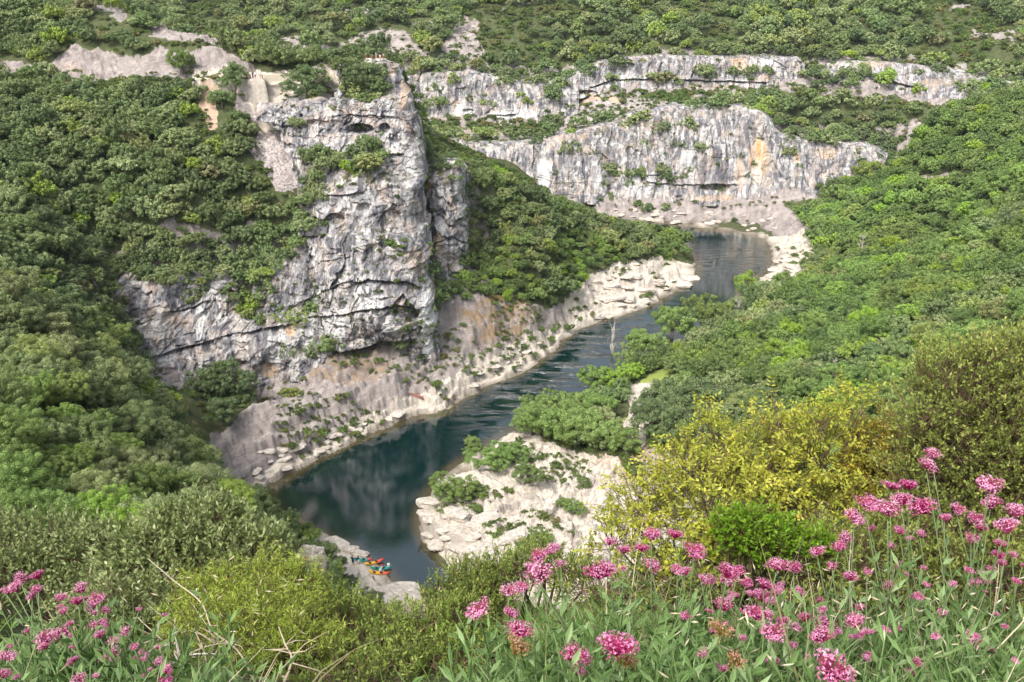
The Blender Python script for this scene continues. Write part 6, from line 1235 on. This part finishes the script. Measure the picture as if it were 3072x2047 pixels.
for i, (u, v, w_, t, lb) in enumerate(((1085, 1035, 46, .7, 'small light green tree overhanging the water at the outcrop'), (1130, 1080, 90, .62, 'spreading green bush on the upper outcrop'), (1180, 1065, 70, .55, 'mid green bush beside the upper outcrop'), (1040, 1150, 90, .6, 'broad green bush at the water edge of the outcrop'),
    (1090, 1140, 50, .7, 'light bush right of the broad waterside bush'), (1215, 1110, 70, .3, 'dark green bush in the middle of the white rock'), (1340, 1120, 36, .3, 'round dark bush on the right of the white rock'), (1460, 1100, 42, .1, 'dense dark juniper ball beside the white rock path'), (1320, 1180, 50, .55, 'green bush low on the white rock'), (1290, 1165, 34, .6, 'little light bush on the white rock'), (1100, 1180, 30, .4, 'small bush on the stepped blocks'), (1240, 1250, 50, .5, 'leafy bush under the stepped blocks'), (1200, 1270, 40, .45, 'low bush on the lower blocks'))):
    solo(u, v, w_, 'green', t, lb, .7, 'green_bush')
for i, (u, v, w_, t) in enumerate(((470, 900, 70, .05), (510, 905, 90, .1), (560, 900, 60, .05), (440, 930, 70, .2), (500, 950, 90, .15), (550, 940, 70, .3), (430, 980, 90, .3), (400, 930, 60, .25))):
    solo(u, v, w_, 'oak', t, 'dark oak at the foot of the left cliff, %d%% across %d%% down' % (round(u/23.53), round(v/15.68)), .9, None, 178)
solo(705, 226, 95, 'oak', .15, 'big rounded dark bush on the slope under the parapet wall', .75, None); solo(840, 222, 92, 'oak', .1, 'large dark tree filling the hollow below the spur lookout', 1.0, None, 246); solo(866, 224, 60, 'oak', .15, 'smaller dark tree beside the arete below the lookout', .9, None, 245); solo(783, 172, 40, 'oak', .35, 'bushy green tree at the right end of the parapet wall', 1.0); solo(540, 215, 60, 'oak', .3, 'green tree just under the road, left of the pale scree', 1.1); solo(510, 250, 50, 'oak', .4, 'tree beside the orange earth gully', 1.0); solo(420, 172, 50, 'green', .5, 'lone airy tree standing on the road terrace', 1.2)
solo(800, 1352, 40, 'oak', .1, 'dark bush half hiding the beach, just left of the kayaks', .9, None, 121); solo(770, 1318, 50, 'oak', .25, 'green bush left of the two people on the beach', .9, None, 121); solo(850, 1392, 60, 'shrub' if False else 'oak', .05, 'dark brownish bush below the yellow kayak', .6, None, 112)
solo(735, 1285, 50, 'oak', .3, 'green bush above the beach bushes by the water', .9, None, 122)
# ---------------------------------------------------------------- light, sky, camera
EL, AZ = 52, 215
w = bpy.data.worlds.new('World'); SC.world = w; w.use_nodes = True; nt = w.node_tree; nt.nodes.clear()
sky = nt.nodes.new('ShaderNodeTexSky'); sky.sky_type = 'NISHITA'; sky.sun_disc = False; sky.sun_elevation = R(EL); sky.sun_rotation = R(AZ)
sky.air_density = 1.0; sky.dust_density = 4.0; sky.ozone_density = 1.0
hs = nt.nodes.new('ShaderNodeHueSaturation'); hs.inputs['Saturation'].default_value = .45
bg = nt.nodes.new('ShaderNodeBackground'); bg.inputs[1].default_value = .14; ow = nt.nodes.new('ShaderNodeOutputWorld')
nt.links.new(sky.outputs[0], hs.inputs['Color']); nt.links.new(hs.outputs[0], bg.inputs[0]); nt.links.new(bg.outputs[0], ow.inputs[0])
L = bpy.data.lights.new('sun', 'SUN'); L.energy = 1.9; L.angle = R(17); L.color = (1, .965, .91)
lo = bpy.data.objects.new('sun', L); COL.objects.link(lo)
d = Vector((math.sin(R(AZ))*math.cos(R(EL)), math.cos(R(AZ))*math.cos(R(EL)), math.sin(R(EL))))
lo.rotation_euler = d.to_track_quat('Z', 'Y').to_euler(); lo.location = (0, 0, 300)
cam = bpy.data.cameras.new('camera'); co = bpy.data.objects.new('camera', cam); COL.objects.link(co)
cam.sensor_width = 36; cam.lens = 36*FPX/1024; cam.clip_end = 5000; cam.clip_start = .05
co.location = (0, 0, H); co.rotation_euler = (R(90)-PITCH, 0, 0); SC.camera = co
SC.view_settings.view_transform = 'Standard'; SC.view_settings.look = 'None'; SC.view_settings.exposure = 0.82; SC.view_settings.gamma = 1
SC.cycles.max_bounces = 5; SC.cycles.diffuse_bounces = 2; SC.cycles.glossy_bounces = 2; SC.cycles.transmission_bounces = 2; SC.cycles.transparent_max_bounces = 4
SC.cycles.use_denoising = True

# pale air: one even volume round everything
hm = bpy.data.materials.new('haze'); hm.use_nodes = True; t_ = hm.node_tree; t_.nodes.clear(); vo = t_.nodes.new('ShaderNodeVolumePrincipled'); ho = t_.nodes.new('ShaderNodeOutputMaterial')
vo.inputs['Color'].default_value = (.70, .84, 1, 1); vo.inputs['Density'].default_value = .00005; vo.inputs['Anisotropy'].default_value = .0; t_.links.new(vo.outputs[0], ho.inputs['Volume'])
hz = MB(); hz.box((0, 600, 120), (3400, 2100, 400)); ho_ = hz.build('haze', hm, None, False); tag(ho_, 'thin bluish haze in the air of the gorge', 'haze', None, 'stuff')
SC.cycles.volume_bounces = 0
